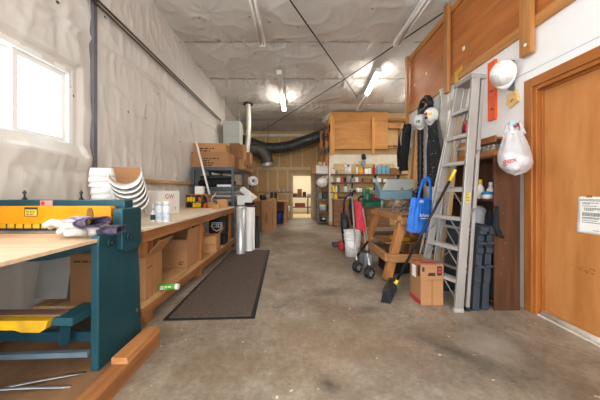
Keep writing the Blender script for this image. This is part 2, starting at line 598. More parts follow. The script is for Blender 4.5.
for (a_, b_, c_, d_) in ((-4.2, .62, 0, 1.0), (-4.2, .62, 2.7, 4.7), (-4.2, -2.6, 1.0, 2.7), (.4, .62, 1.0, 2.7)):  # gap between the pieces is an added side window, out of view
    g.box((XL-.12, a_, c_), (XL-.001, b_, d_))
g.box((XL-.12, .62, 0), (XL-.06, WY0-.05, 4.7)).box((XL-.12, WY1+.05, 0), (XL-.06, YB+.1, 4.7))
g.box((XL-.12, WY0-.05, 0), (XL-.06, WY1+.05, WZ0-.05)).box((XL-.12, WY0-.05, WZ1+.05), (XL-.06, WY1+.05, 4.7))
struct(g, 'wall_left_backing', wall_sheet)
# column and pipe seams on the sheeting
g = G().box((XL+.02, 2.79, 0), (XL+.075, 2.845, 4.1))
struct(g, 'trim_1', mat('column_paint', '#6f6f70', .5, .3), bevel=.004)
g = G()
for zz in (3.09, 3.14):
    g.tube([(XL+.09, y, zz-.012*(y-2.8)) for y in (1.0, 3, 5, 7, 7.4)], .013, 8)
struct(g, 'trim_2', mat('conduit', '#55483a', .5, .3))
g = G().box((XL+.0, 3.0, 1.245), (XL+.12, 5.5, 1.285)).box((XL, 7.2, 1.3), (XL+.1, 10.9, 1.34))
struct(g, 'trim_3', wood('girt_wood', '#c9a574', '#a8834f', 'y'), bevel=.003)

# window: slider with a middle mullion
g = G()
fw = .045
for (a, b) in (((XL-.1, WY0-.05, WZ0-.05), (XL+.02, WY1+.05, WZ0)), ((XL-.1, WY0-.05, WZ1), (XL+.02, WY1+.05, WZ1+.05)),
               ((XL-.1, WY0-.05, WZ0), (XL+.02, WY0, WZ1)), ((XL-.1, WY1, WZ0), (XL+.02, WY1+.05, WZ1))):
    g.box(a, b)
wf = struct(g, 'window_1', white_m, bevel=.004)
def sash(y0, y1, x):
    g = G()
    g.box((x-.02, y0, WZ0), (x+.02, y1, WZ0+fw)).box((x-.02, y0, WZ1-fw), (x+.02, y1, WZ1))
    g.box((x-.02, y0, WZ0+fw), (x+.02, y0+fw, WZ1-fw)).box((x-.02, y1-fw, WZ0+fw), (x+.02, y1, WZ1-fw))
    o = g.out('sash', white_m, wf, bevel=.003)
    return o
glass = bpy.data.materials.new('window_glass'); glass.use_nodes = True
nt = glass.node_tree; nt.nodes.clear()
o_ = nt.nodes.new('ShaderNodeOutputMaterial'); mx = nt.nodes.new('ShaderNodeMixShader'); mx.inputs[0].default_value = .08
tr = nt.nodes.new('ShaderNodeBsdfTransparent'); gl = nt.nodes.new('ShaderNodeBsdfGlossy'); gl.inputs['Roughness'].default_value = .02
nt.links.new(tr.outputs[0], mx.inputs[1]); nt.links.new(gl.outputs[0], mx.inputs[2]); nt.links.new(mx.outputs[0], o_.inputs[0])
for (y0, y1, x) in ((WY0, 2.13, XL-.07), (2.07, WY1, XL-.03)):
    s_ = sash(y0, y1, x)
    G().box((x-.003, y0+fw, WZ0+fw), (x+.003, y1-fw, WZ1-fw)).out('glass_pane', glass, s_)

# ceiling: insulation film sagging between purlins, running across the room
PUR = [-5, -3.5, -2.0, -.5, 1.0, 2.4, 3.75, 5.07, 6.55, 8.1, 9.7, 11.2]
CP = [(random.uniform(-2, 3.6), random.choice(PUR[4:11])+random.choice([0, 0, .5]), random.uniform(.5, 1.2)) for _ in range(60)]
def ceil(u, v):
    x = XL-.1+u*6.9; Y = .4+v*(YB+.1-.4)
    z = zc(Y)
    i = 0
    while PUR[i+1] < Y: i += 1
    t = (Y-PUR[i])/(PUR[i+1]-PUR[i])
    sg = sin(pi*t)**.55
    d = .095*sg*(.8+.4*noise.noise(Vector((x*.7, i*3.1, 0))))
    nr = 1-min(1, min(t, 1-t)*4)
    d += .030*rid(x*5, Y*1.0, i, 6)*(.2+.8*nr)+.022*rid(x*1.7+Y*1.5, Y*1.8-x*.8, 4, 8)+.015*noise.noise(Vector((x*1.5, Y*1.5, 9)))
    for (px, py, a) in CP:
        dx, dy = x-px, Y-py
        r2 = dx*dx+dy*dy
        if r2 < .5:
            rr = sqrt(r2)
            d += a*.026*exp(-rr/.25)*(1-abs(cos(5*atan2(dy, dx)+px*5)))**2-.02*a*exp(-rr/.06)
    return Vector((x, Y, z-d))
g = G().sheet(ceil, 300, 400)
ceil_sheet = sheeting('ceiling_film', '#e2e0dd', '#d6d3ce', True, (3, 3, 3))
struct(g, 'ceiling', ceil_sheet, fix=False)
g = G()
for Y_ in PUR[4:11]:
    i_ = PUR.index(Y_)
    g.sheet(lambda u, v: Vector((XL+.06+u*6.6, Y_+(v-.5)*.035, zc(Y_)-.034-.012*sin(v*pi)+.004*sin(u*60+i_))), 60, 2)
struct(g, 'ceiling_seams', mat('seam_tape', '#b3aea6', .5, var=.08), fix=False, solid=.003)
g = G().prism([(-4.3, zc(-4.3)), (.41, zc(.41)), (.41, zc(.41)+.1), (-4.3, zc(-4.3)+.1)], 'x', XL-.15, 4.9)
g.prism([(.4, zc(.4)+.04), (14.7, zc(14.7)+.04), (14.7, zc(14.7)+.14), (.4, zc(.4)+.14)], 'x', XL-.15, 4.9)
struct(g, 'ceiling_deck', ceil_sheet)

# end wall with tan board, pale joint compound and a doorway
tan = mat('bare_board', '#c9a470', .85, var=.06, scale=2)
mud = mat('joint_compound', '#d8c39c', .85, var=.08, scale=8)
dx0, dx1, dz1 = -.165, .577, 1.75
g = G()
g.box((XL-.1, YB, 0), (dx0, YB+.12, 3.9)).box((dx1, YB, 0), (4.8, YB+.12, 3.9)).box((dx0, YB, dz1), (dx1, YB+.12, 3.9))
g.cur = 1
y0 = YB-.002
for z_ in (2.05, 1.02):
    g.box((XL, y0, z_-.06), (dx0-.1 if z_ < 1.7 else 3, YB, z_+.06))
for x_ in (-2.0, -1.62, -1.2, -.8, -.38):
    g.box((x_-.03, y0-.0005, .1), (x_+.03, YB, 2.0))
for x_ in (-1.75, -1.3, -.72, -.25, .22, .8):
    g.box((x_-.025, y0-.0005, 2.1), (x_+.025, YB, 3.3))
for i in range(26):
    x_, z_ = random.choice([(-1.55, 1.4), (-.95, 1.5), (-.6, 1.35), (.3, 2.6), (-.5, 2.8)])
    g.box((x_+i*.012-.1, y0, z_), (x_+i*.012-.092, YB, z_+.02))
struct(g, 'wall_back', [tan, mud])
g = G().box((XL, YB-.05, 3.36), (4.5, YB-.004, 3.46))
struct(g, 'trim_4', mat('eave_strut', '#d9d3c6', .5))
g = G()
g.box((dx0-.09, YB-.03, 0), (dx0, YB+.13, dz1+.09)).box((dx1, YB-.03, 0), (dx1+.12, YB+.13, dz1+.09)).box((dx0, YB-.03, dz1), (dx1, YB+.13, dz1+.09))
struct(g, 'door_2', mat('pale_casing', '#cdbb9d', .6), bevel=.004)
# room beyond the doorway
cream = mat('cream_wall', '#efe6d0', .8, var=.02)
g = G().box((-2.2, 14.2, 0), (3.2, 14.3, 3.5)).box((-2.3, YB+.12, 0), (-2.2, 14.3, 3.5)).box((3.2, YB+.12, 0), (3.3, 14.3, 3.5))
struct(g, 'wall_next_room', cream)
struct(G().box((-2.2, YB+.12, 0.0), (3.2, 14.2, .004)), 'floor_next_room', mat('vinyl_floor', '#d8c8a2', .5))
struct(G().box((-2.3, YB+.12, 2.6), (3.3, 14.3, 2.7)), 'ceiling_next_room', cream)

# white partition with the wooden door, and the storage parapet above it
wp = mat('white_wall', '#f3f3f3', .6, var=.02, scale=3)
DY0, DY1, DZ = 1.50, 2.41, 2.035
g = G()
g.box((XR, DY1+.02, 0), (XR+.12, 5.2, 2.66)).box((XR, -4.2, 0), (XR+.12, DY0-.02, 2.66)).box((XR, DY0-.02, DZ+.02), (XR+.12, DY1+.02, 2.66))
struct(g, 'wall_right', wp)
g = G().tube([(XR-.001, .8, 2.205), (XR-.001, 2.3, 2.235), (XR-.001, 2.75, 2.24)], .0025, 6)
struct(g, 'trim_5', mat('chalk_line', '#9db9d8', .8))
g = G()                                                # casing: two side boards, a head, jambs
cw = .085
g.box((XR-.022, DY1+.035, 0), (XR, DY1+.035+cw, DZ+.035+cw)).box((XR-.022, DY0-.035-cw, 0), (XR, DY0-.035, DZ+.035+cw))
g.box((XR-.010, DY1, 0), (XR+.12, DY1+.035, DZ+.035)).box((XR-.010, DY0-.035, 0), (XR+.12, DY0, DZ+.035))
g.box((XR+.03, DY1-.013, 0), (XR+.055, DY1, DZ))
dcase = struct(g, 'trim_6', casing_m, bevel=.004)
g = G().box((XR-.022, DY0-.035, DZ+.035), (XR, DY1+.035, DZ+.035+cw)).box((XR-.010, DY0, DZ), (XR+.12, DY1, DZ+.035))
g.box((XR+.03, DY0, DZ-.013), (XR+.055, DY1-.013, DZ))
struct(g, 'trim_7', casing_y, bevel=.004)
g = G().box((XR+.055, DY0+.003, .015), (XR+.095, DY1-.003, DZ-.003))
dr = struct(g, 'door_1', door_m)
g = G().tube([(XR+.03, DY0, .03), (XR+.03, DY1-.02, .03)], .022, 10).box((XR, DY0, 0), (XR+.055, DY1, .012))
g.out('weather_strip', mat('door_sweep', '#d9cfc0', .6), dr)
g = G()
for i in range(16):
    a = Vector((XR+.0545, 1.98+random.uniform(0, .22), .51+random.uniform(-.015, .02)))
    g.bar(a, a+Vector((0, random.uniform(.01, .03), random.uniform(-.004, .004))), .0008, .004)
g.out('scuff', mat('scuff_dark', '#8a4f1c', .6), dr)

pp = thing('plywood_parapet', 'orange plywood parapet with timber posts above the white wall', 'parapet', (XR, 2.4, 2.6))
G().box((XR, -1, 2.66), (XR+.02, 5.2, 3.67)).out('panel', orange_ply, pp)
PB = wood('parapet_post', '#c48a52', '#a56d38', 'z')
PR = wood('parapet_rail', '#cd9258', '#ad7540', 'y')
G().box((XR-.028, -1, 2.60), (XR, 5.16, 2.70)).out('rail', PR, pp, bevel=.003)
G().box((XR-.028, -1, 3.60), (XR, 5.16, 3.69)).out('rail', PR, pp, bevel=.003)
for (ya, yb, z0, z1, w_) in ((5.10, 5.19, 2.30, 3.70, .07), (3.72, 3.82, 2.50, 3.75, .075), (2.40, 2.52, 2.37, 3.75, .075)):
    G().box((XR-w_, ya, z0), (XR-.0285, yb, z1)).out('post', PB, pp, bevel=.004)
g = G()
for (yy, zz) in ((4.9, 3.05), (4.45, 3.06), (3.45, 2.95), (2.45, 2.46)):
    g.box((XR-.003, yy, zz), (XR, yy+.05, zz+.05)) if yy > 2.6 else g.cyl((XR-.079, yy, zz), (XR-.07, yy, zz), .015)
g.out('price_sticker', white_p, pp)

# board wall with shelves, deeper in the room
SY = 8.8
g = G().box((1.06, SY, 0), (4.8, SY+.12, 3.75)).box((1.06, SY+.12, 0), (1.16, YB, 3.6))
g.cur = 1
yy = SY-.002
g.box((1.06, yy, 2.02), (4.6, SY, 2.32))
for x_ in (1.72, 2.6, 3.3):
    g.box((x_-.07, yy-.0005, .1), (x_+.07, SY, 2.05))
g.box((1.06, yy, .1), (1.2, SY, 2.019))
struct(g, 'wall_shelves', [mat('shelf_board_wall', '#d0b07c', .85, var=.08, scale=4), mat('white_compound', '#e6dcc8', .85, var=.06)])
struct(G().box((4.7, -4.2, 0), (4.8, SY, 4.5)), 'wall_far_right', wp)
g = G().box((XL-.12, -4.3, 0), (-1.95, -4.2, 4.7)).box((4.2, -4.3, 0), (4.9, -4.2, 4.7)).box((-1.95, -4.3, 3.6), (4.2, -4.2, 4.7))  # wide opening added behind the viewer to let daylight in
struct(g, 'wall_front', wp)

# ================================================================== LIGHT AND CAMERA
w = bpy.data.worlds.new('sky'); SC.world = w; w.use_nodes = True
bg = w.node_tree.nodes['Background']
bg.inputs[0].default_value = (.92, .96, 1, 1); bg.inputs[1].default_value = 8.0

def portal(name, loc, sx, sy, rot):
    l = bpy.data.lights.new(name, 'AREA'); l.shape = 'RECTANGLE'; l.size = sx; l.size_y = sy
    l.cycles.is_portal = True
    o = bpy.data.objects.new(name, l); COL.objects.link(o); o.location = loc; o.rotation_euler = rot
portal('added_doorway_daylight', (1.1, -4.25, 1.8), 6.2, 3.6, (radians(90), 0, 0))  # guides sky light through the added front doorway
portal('window_daylight', (XL-.12, (WY0+WY1)/2, (WZ0+WZ1)/2), WZ1-WZ0, WY1-WY0, (0, radians(-90), 0))

portal('added_side_opening_daylight', (XL-.12, -1.1, 1.85), 1.7, 3.0, (0, radians(-90), 0))  # guides sky light through the added, unseen side window

cam = bpy.data.cameras.new('camera'); co = bpy.data.objects.new('camera', cam); COL.objects.link(co)
cam.sensor_width = 36; cam.lens = F/600*36
cam.shift_x = (300-CX)/600; cam.shift_y = -(200-CY)/600
cam.clip_start = .02; cam.clip_end = 100
co.location = (0, 0, H); co.rotation_euler = (radians(90), 0, 0)
SC.camera = co
vs = SC.view_settings
SC.display_settings.display_device = 'sRGB'
vs.view_transform = 'Standard'; vs.look = 'None'; vs.gamma = 1; vs.use_curve_mapping = False; vs.exposure = .18
SC.cycles.max_bounces = 8; SC.cycles.diffuse_bounces = 5; SC.cycles.use_denoising = True
SC.cycles.sample_clamp_indirect = 8

# ------------------------------------------------------------------ strip lights
lit = emit('lit_tube', '#fff8ee', 62)
dim = mat('dark_tube', '#e4ddd6', .3, var=.02)
def strip(label, x, y0, y1, on, dx=0):
    ym = (y0+y1)/2
    z = zc(ym)-.20
    t = thing('fluorescent_light', label, 'light', (x, ym, z), 0)
    L_ = y1-y0
    s = Matrix.Rotation(atan2(.054, 1)*-1, 4, 'X') @ Matrix.Shear('XY', 4, (0, 0)) if False else None
    def Z(y): return z-.054*(y-ym)
    def X(y): return x+dx*(y-ym)/L_
    a, b = Vector((X(y0), y0, Z(y0))), Vector((X(y1), y1, Z(y1)))
    G().bar(a, b, .11, .06).out('housing', white_m, t, bevel=.006)
    for q in (a, b):
        G().obox(q+Vector((0, 0, -.03)), (.12, .03, .09)).out('end_cap', white_m, t, bevel=.004)
    n = 2 if L_ > 1.6 else 1
    for k in range(n):
        for s_ in (-1, 1):
            p = a.lerp(b, (k+.02)/n); q = a.lerp(b, (k+.98)/n)
            o = Vector((s_*.032, 0, -.052))
            G().cyl(p+o, q+o, .018, n=12).out('tube', lit if k in on else dim, t)
    for y in (y0+.3, y1-.3):
        G().cyl((X(y), y, Z(y)+.03), (X(y), y, zc(y)-.02), .006, n=6).out('hanger', dkmetal, t)
    return t
strip('unlit fluorescent strip light on the ceiling nearer the window wall', -.63, 2.6, 4.82, ())
strip('unlit fluorescent strip light on the ceiling near the plywood parapet', 1.84, 2.6, 4.82, (), -.08)
strip('strip light glowing at its far end, in the row towards the window wall', -.39, 5.85, 8.1, (1,))
strip('strip light glowing at its near end, above the plywood loft side', 1.82, 5.75, 8.1, (0,), .12)
strip('added fill strip light, unseen behind the viewer over the middle of the room', .2, -1.6, .6, (0, 1))  # unseen lamp added to even out the light up front
strip('added fill strip light, hidden over the side bay beyond the white wall', 3.4, 5.6, 7.8, (1,))  # unseen lamp added to brighten the shelf wall
# unseen area light added to brighten the next room, no fixture
l = bpy.data.lights.new('next_room_added_fill', 'AREA'); l.size = .9; l.energy = 55; l.color = (1, .93, .8)
o = bpy.data.objects.new('next_room_added_fill', l); COL.objects.link(o); o.location = (.3, 12.6, 2.55)

# rods of the roof bracing, crossing under the film
def rod(pts, label):
    g = G().tube([(p[0], p[1], zc(p[1])-.16) for p in pts], .011, 8)
    tag(g.out('brace_rod', mat('rod_steel', '#2d2a28', .5, .5)), label, 'rod')
def at_ceiling(px, py):
    Y = (zc(0)-.16-H)*F/((CY-py)+.054*F)
    return ((px-CX)*Y/F, Y)
rod([at_ceiling(290, 0), at_ceiling(345, 79), at_ceiling(357, 97)], 'dark steel brace rod passing between both strip light rows toward the loft')
rod([at_ceiling(450, 8), at_ceiling(345, 79), at_ceiling(262, 131)], 'long dark steel brace rod running from the parapet to the black duct')

# ================================================================== METAL SHEAR BY THE WINDOW
sh = thing('sheet_metal_shear', 'teal and yellow sheet metal shear standing under the window', 'machine', (-1.7, 1.85, 0))
sx0, sx1 = -1.262, -1.212
g = G().prism([(1.63, .018), (2.08, .018), (2.06, .5), (2.03, .80), (1.98, .93), (1.84, .93), (1.80, .845), (1.64, .845), (1.63, .79)], 'x', sx0, sx1)
sp = g.out('side_plate', teal, sh, bevel=.006)
g = G().prism([(1.63, .018), (2.08, .018), (2.03, .80), (1.98, .93), (1.84, .93), (1.80, .845), (1.64, .845)], 'x', -2.06, -2.02)
g.v = [Vector((v.x, 1.63+(v.y-1.63)*.25, v.z)) for v in g.v]
g.out('side_plate', teal, sh, bevel=.006)
g = G().prism([(1.80, .725), (1.83, .70), (1.99, .70), (2.02, .73), (2.02, .985), (2.0, 1.0), (1.82, 1.0), (1.80, .985)], 'x', sx1-.03, sx1+.035)
g.out('guide_block', teal, sh, bevel=.006)
for (y, z) in ((1.73, .785), (1.865, .80)):
    dx = sx1+(.036 if y > 1.8 else 0)
    b = G().cyl((dx-.001, y, z), (dx+.012, y, z), .027, n=20).out('bolt', teal_d, sh)
    G().cyl((dx+.012, y, z), (dx+.024, y, z), .014, n=6).out('bolt_head', dkmetal, b)
G().cyl((sx1, 2.02, .22), (sx1+.006, 2.02, .22), .012, n=12).out('bolt', mat('brass', '#a5793f', .4, .6), sh)
G().box((-2.16, 1.93, .90), (-1.245, 2.03, 1.055)).out('crossbeam', teal, sh, bevel=.006)
G().box((-2.14, 1.80, .70), (-1.262, 1.98, .805)).out('bed', teal_d, sh, bevel=.006)
# curved front apron
g = G(); n = 16
top = [(-2.14+.875*i/n, .805) for i in range(n+1)]
bot = [(-2.14+.875*(n-i)/n, .705-.035*sin(pi*(n-i)/n)+.06*(1-sin(pi*(n-i)/n))) for i in range(n+1)]
g.prism(top+bot, 'y', 1.70, 1.73)
g.out('apron', teal_d, sh, bevel=.003)
# yellow hold-down beam
r = .015; X0, X1, Z0, Z1 = -2.15, -1.285, .893, 1.015
poly = [(X0, Z0), (X1-r, Z0), (X1-r*.3, Z0+r*.3), (X1, Z0+r), (X1, Z1-r), (X1-r*.3, Z1-r*.3), (X1-r, Z1), (X0, Z1)]
hb = G().prism(poly, 'y', 1.84, 1.90).out('hold_down_beam', yellow, sh, bevel=.003)
g = G().box((-1.875, 1.837, .945), (-1.785, 1.8395, 1.008))
hl = g.out('warning_label', mat('label_ochre', '#c9b24a', .5, var=.05), hb)
g = G(); k = [(-1.875, -1.785, .945, .949), (-1.875, -1.785, .993, 1.008), (-1.875, -1.871, .949, .993), (-1.789, -1.785, .949, .993)]
for (a, b, c, d) in k: g.box((a, 1.836, c), (b, 1.8372, d))
g.out('label_border', ink, hl)
g = G(); word_lines(g, (-1.862, 1.8365, .982), (1, 0, 0), (0, 0, 1), .066, [.9, .95, .8], .011, .004)
g.out('label_print', ink, hl)
G().prism([(-1.425+.022*cos(t*pi/8), .965+.04*sin(t*pi/8)+(.0 if t < 9 else -.03)) for t in range(16)], 'y', 1.834, 1.842).out('slot_plate', mat('slot_brown', '#7b5420', .5), hb)
# clamp fingers
for i in range(14):
    x = -2.12+i*.0585
    o = G().box((x, 1.845, .862), (x+.046, 1.895, .894)).out('clamp_finger', yellow_w, sh, bevel=.002)
G().box((-2.15, 1.85, .845), (-1.29, 1.93, .895)).out('blade_holder', dkmetal, sh)
G().box((-2.15, 1.83, .828), (-1.27, 1.85, .846)).out('blade', steel, sh)
for x in (-2.02, -1.60):
    g = G().cyl((x, 1.98, 1.053), (x, 1.98, 1.060), .018, n=16).cyl((x, 1.98, 1.060), (x, 1.98, 1.072), .013, n=6).cyl((x, 1.98, 1.072), (x, 1.98, 1.125), .006, n=10).cyl((x, 1.98, 1.10), (x, 1.98, 1.115), .012, n=6)
    g.out('adjusting_bolt', dkmetal, sh)
cs = G().box((-1.855, 1.927, 1.012), (-1.765, 1.9298, 1.052)).out('faded_sticker', mat('sticker_pink', '#c79a90', .6), sh)
G().cyl((-1.835, 1.9275, 1.032), (-1.835, 1.9262, 1.032), .016, n=16).out('sticker_dot', mat('sticker_red', '#c2402e', .6), cs)
# treadle: bent yellow bar with teal end
tr_y, tr_z = 1.50, .385
g = G().prism([(-2.2, .352), (-1.56, .350), (-1.52, .338), (-1.42, .338), (-1.385, .36), (-1.375, .405), (-1.54, .405), (-2.2, .392)], 'y', tr_y-.03, tr_y+.03)
td = g.out('treadle_bar', yellow_w, sh, bevel=.004)
G().prism([(-1.375, .405), (-1.385, .36), (-1.262, .36), (-1.262, .405)], 'y', tr_y+.0, tr_y+.22).out('treadle_end', teal, td, bevel=.004)
G().box((-2.2, tr_y+.03, .36), (-1.36, tr_y+.10, .41)).out('treadle_board', wood('tread_wood', '#8a6a55', '#6b5040', 'x'), td)
G().bar((-1.40, 1.62, .36), (-1.45, 1.66, .17), .05, .03).out('treadle_strut', teal_d, sh, bevel=.003)
G().box((-2.14, 1.72, .15), (-1.262, 1.77, .21)).out('tie_bar', teal_d, sh, bevel=.003)
G().bar((-2.1, 1.60, .12), (-1.262, 1.62, .135), .03, .03).out('tie_bar', mat('tie_steel', '#6e8290', .4, .4), sh)

# plywood board lying on the bed, reaching towards the viewer
g = G().box((-2.16, .95, .806), (-1.222, 1.838, .826)); g.f = g.f
pb = g.out('plywood_board', ply_x, None, bevel=.001)
tag(pb, 'pale plywood board lying on the bed of the teal shear', 'board')
# it leans on a trestle outside the picture
t = thing('trestle', 'brown wooden trestle under the front of the plywood board', 'trestle', (-1.8, 1.25, 0))
for x in (-2.1, -1.72):
    G().box((x-.05, 1.3, .02), (x+.05, 1.36, .77)).out('leg', wood('trestle_wood', '#6a4c3a', '#523829', 'z'), t, bevel=.003)
G().box((-2.15, 1.29, .77), (-1.66, 1.37, .805)).out('top_rail', wood('trestle_rail', '#6a4c3a', '#523829', 'x'), t, bevel=.003)

# work gloves
def glove(label, loc, rz, sc=1.0, flip=1):
    t = thing('work_glove', label, 'glove', loc, rz, None)
    gm = mat('glove_leather', '#cdc6bb', .9, var=.14, scale=20, bump=.3, bscale=40)
    cl = mat('glove_stripe', '#4d3a5c', .9, col2='#cfc2c4', scale=7, stretch=(1, 22, 1))
    S = sc
    g = G()
    g.ell((0, 0, .024), (.062*S, .05*S, .026), 20, 10)
    for i, (a, L_) in enumerate(((.38, .075), (.13, .088), (-.12, .084), (-.36, .066))):
        b = Vector((.045*S*cos(a), .075*S*sin(a)*1.0, .026))
        e = b+Vector((L_*S*cos(a), L_*S*sin(a), .004-.008*i))
        mid = b.lerp(e, .55)+Vector((0, 0, .014))
        tip = e+Vector((.006, 0, -.003))
        g.tube([b-Vector((.02, 0, 0)), b, mid, e, tip], [.014*S, .0155*S, .0145*S, .0125*S, .005], 10)
    th = Vector((-.005, flip*.045*S, .022))
    g.tube([th, th+Vector((.03, flip*.03, .008))*S, th+Vector((.07, flip*.038, .004))*S, th+Vector((.078, flip*.038, .002))*S], [.017*S, .0165*S, .013*S, .005], 10)
    g.out('leather', gm, t, True)
    G().ell((-.025*S, 0, .034), (.078*S, .053*S, .024), 18, 8, t0=.0, t1=1).out('back_cloth', cl, t, True)
    g = G()
    def cuff(u, v):
        a = 2*pi*u; q = v
        w_ = .046+.022*q
        return Vector((-.05*S-.10*S*q, w_*S*cos(a), .027+(.020+.004*q)*sin(a)*(1-.25*q)+.004*sin(a*3)*q))
    g.sheet(cuff, 28, 6)
    g.out('cuff', mat('glove_cuff', '#2f2a3d', .9, col2='#6f6078', scale=9, stretch=(1, 14, 1)), t, True, solid=.004)
    return t
gl = glove('canvas work glove with purple striped back, lying under the other glove', (-1.33, 1.715, .828), pi+.25, 1.05)
g2 = glove('pale leather work glove lying on top, fingers toward the window', (-1.38, 1.66, .868), pi-.2, 1.05, -1)
g2.rotation_euler.y = .10
gl.scale = (1.15, 1.2, 1.45); g2.scale = (1.15, 1.2, 1.45); g2.location.z = .880

# timbers and the sheet under the machine
g = G().box((-2.16, .7, 0), (-1.105, 2.1, .016))
tag(g.out('plywood_sheet', wood('base_ply', '#94704f', '#6f5139', 'y', k=4, scale=3), None, bevel=.002), 'scuffed plywood sheet lying on the floor beneath the shear', 'board')
g = G().box((-1.10, .6, 0), (-1.0, 1.95, .088))
tag(g.out('floor_timber', pine_y, None, bevel=.004), 'long pine timber lying on the concrete along the shear base', 'timber')
g = G().box((-1.105, 1.585, .089), (-1.008, 1.955, .128)).box((-1.02, 1.585, .089), (-1.004, 1.955, .105))
tag(g.out('timber_offcut', wood('pine_warm', '#c08552', '#a06a3b', 'y'), None, bevel=.004), 'short pine offcut resting on top of the long floor timber', 'timber')
for i, (a, b) in enumerate((((-2.1, 1.20, .02), (-1.28, 1.62, .02)), ((-2.1, 1.36, .02), (-1.27, 1.50, .02)), ((-2.15, 1.5, .02), (-1.7, 2.0, .3)))):
    g = G(); a, b = Vector(a), Vector(b)
    n = 12
    pts = [a.lerp(b, k/n)+Vector((0, 0, .03*sin(pi*k/n))) for k in range(n+1)]
    s_, _ = frame(b-a)
    g.sheet(lambda u, v: pts[round(u*n)]+s_*(.022*(v-.5)), n, 1)
    tag(g.out('metal_strip', galv, None, solid=.0015), ['thin bright metal strip lying diagonally beneath the yellow treadle', 'thin bright metal strip lying flat nearest the plywood edge', 'thin metal strip propped up under the treadle'][i], 'metal strip')
# grey board and carton in the shade under the shear
g = G().obox((-2.0, 2.22, .52), (.26, .015, .56), (-.18, 0, 0))
tag(g.out('grey_sheet', mat('dull_grey', '#8b8681', .6, var=.1), None), 'dull grey sheet leaning in the dark space under the shear', 'panel')
carton('brown carton with a dark round mark standing behind the shear side plate', (-1.72, 2.30, .206), .27, .24, .40, 0, None, card3, prints=[('y', .12, .86, .7, [.8], .03)])

# ================================================================== WORKBENCH
wb = thing('workbench', 'long plywood-topped workbench along the window wall', 'bench', (-1.65, 3.6, 0))
BZ = .82
G().box((-2.14, 2.12, BZ-.022), (-1.215, 5.2, BZ)).out('worktop', ply_y, wb, bevel=.002)
G().box((-1.255, 2.12, BZ-.115), (-1.22, 5.2, BZ-.0225)).out('apron', pine_y, wb, bevel=.003)
G().box((-2.1, 2.12, .185), (-1.222, 5.2, .205)).out('lower_shelf', wood('shelf_ply', '#d0a877', '#b88d5c', 'y'), wb)
G().box((-1.262, 2.12, .105), (-1.225, 5.2, .184)).out('shelf_rail', pine_y, wb, bevel=.003)
for y in (2.3, 3.55, 5.08):
    pass
for y in (2.3, 3.55, 5.08):
    G().box((-1.345, y-.045, 0), (-1.2625, y+.045, BZ-.023)).out('leg', pine_z, wb, bevel=.003)
    if y > 3: G().box((-2.1, y-.045, 0), (-2.03, y+.045, BZ-.023)).out('leg', pine_z, wb, bevel=.003)
G().box((-2.12, 2.12, .6), (-2.10, 5.2, BZ-.023)).out('back_rail', pine_y, wb)

# stacks of half round gutter lengths
def trough(name, r, L_, m_in, m_out, a0=0, a1=pi):
    g = G()
    def o(u, v):
        a = a0+(a1-a0)*u
        return Vector((r*cos(a), (v-.5)*L_, -r*sin(a)))
    def i(u, v):
        a = a0+(a1-a0)*u; q = r-.0028
        return Vector((q*cos(a), (v-.5)*L_, -q*sin(a)))
    n = 20
    g.sheet(o, n, 1)
    g.cur = 1; g.sheet(i, n, 1); g.cur = 0
    k = 2*(n+1)
    for s_ in (0, n+1):
        for j in range(n):
            g.f.append([s_+j, s_+j+1, k+s_+j+1, k+s_+j]); g.sm.append(False); g.mi.append(2)
    for j in (0, n):
        g.f.append([j, n+1+j, k+n+1+j, k+j]); g.sm.append(False); g.mi.append(2)
    return g.out(name, [m_out, m_in, white], None)
gut_in = mat('gutter_white', '#ece9e2', .4, var=.03)
for i in range(6):
    o = trough('gutter_section', .125, .20, gut_in, dkgreen)
    tag(o, ['topmost', 'second', 'third', 'fourth', 'fifth', 'lowest'][i]+' half round gutter section in the tilted stack lined dark green', 'gutter', 'half round gutter sections tilted on the bench')
    o.rotation_euler = (radians(13), radians(-15), radians(28))
    o.location = Vector((-1.47, 2.34, 1.165))+o.rotation_euler.to_matrix() @ Vector((0, -.012*i, -.040*i))
for i in range(9):
    g = G(); R_ = .095
    def f(u, v):
        a = radians(-10)+u*radians(200)
        k = 1.18-.16*v
        return Vector((R_*k*cos(a), -R_*.9*k*sin(a), .075*v))
    g.sheet(f, 24, 2)
    o = g.out('gutter_collar', gut_in, None, solid=.005)
    tag(o, ['lowest', 'second lowest', 'third lowest', 'fourth lowest', 'middle', 'fourth highest', 'third highest', 'second highest', 'topmost'][i]+' white curved collar in the upright stack behind the shear', 'gutter collar', 'white curved collars stacked on the bench')
    o.location = (-1.765+random.uniform(-.008, .008)-.006*i, 2.45, BZ+.003+.054*i)
    o.rotation_euler = (radians(3), radians(random.uniform(-7, 7)+(3 if i > 5 else 0)), random.uniform(-.15, .15))
g = G().obox((-1.86, 2.87, BZ+.28), (.30, .008, .56), (radians(-8), 0, radians(6)))
tag(g.out('cardboard_sheet', card, None), 'flat brown cardboard sheet standing behind the white collars', 'cardboard')

# white carton with red marks
wc = carton('white carton with red logo standing on the workbench behind the spray cans', (-1.77, 3.52, BZ), .22, .36, .30, radians(-18), None, white_p, tp=False, name='white_carton')
M = Matrix.Translation((-1.77, 3.52, BZ)) @ Matrix.Rotation(radians(-18), 4, 'Z')
def on_side(y, z): return M @ Vector((.1125, y, z))
rt, up = M.to_3x3() @ Vector((0, 1, 0)), (0, 0, 1)
text('logo', 'GW', .085, ink_red, face_M(on_side(.0, .225), rt, up), wc)
text('mark', '5', .05, ink_red, face_M(on_side(.10, .07), rt, up), wc)
g = G(); word_lines(g, on_side(-.13, .075), rt, up, .14, [.9, .6], .02, .008); g.out('print', mat('grey_print', '#8f8a84', .8), wc)
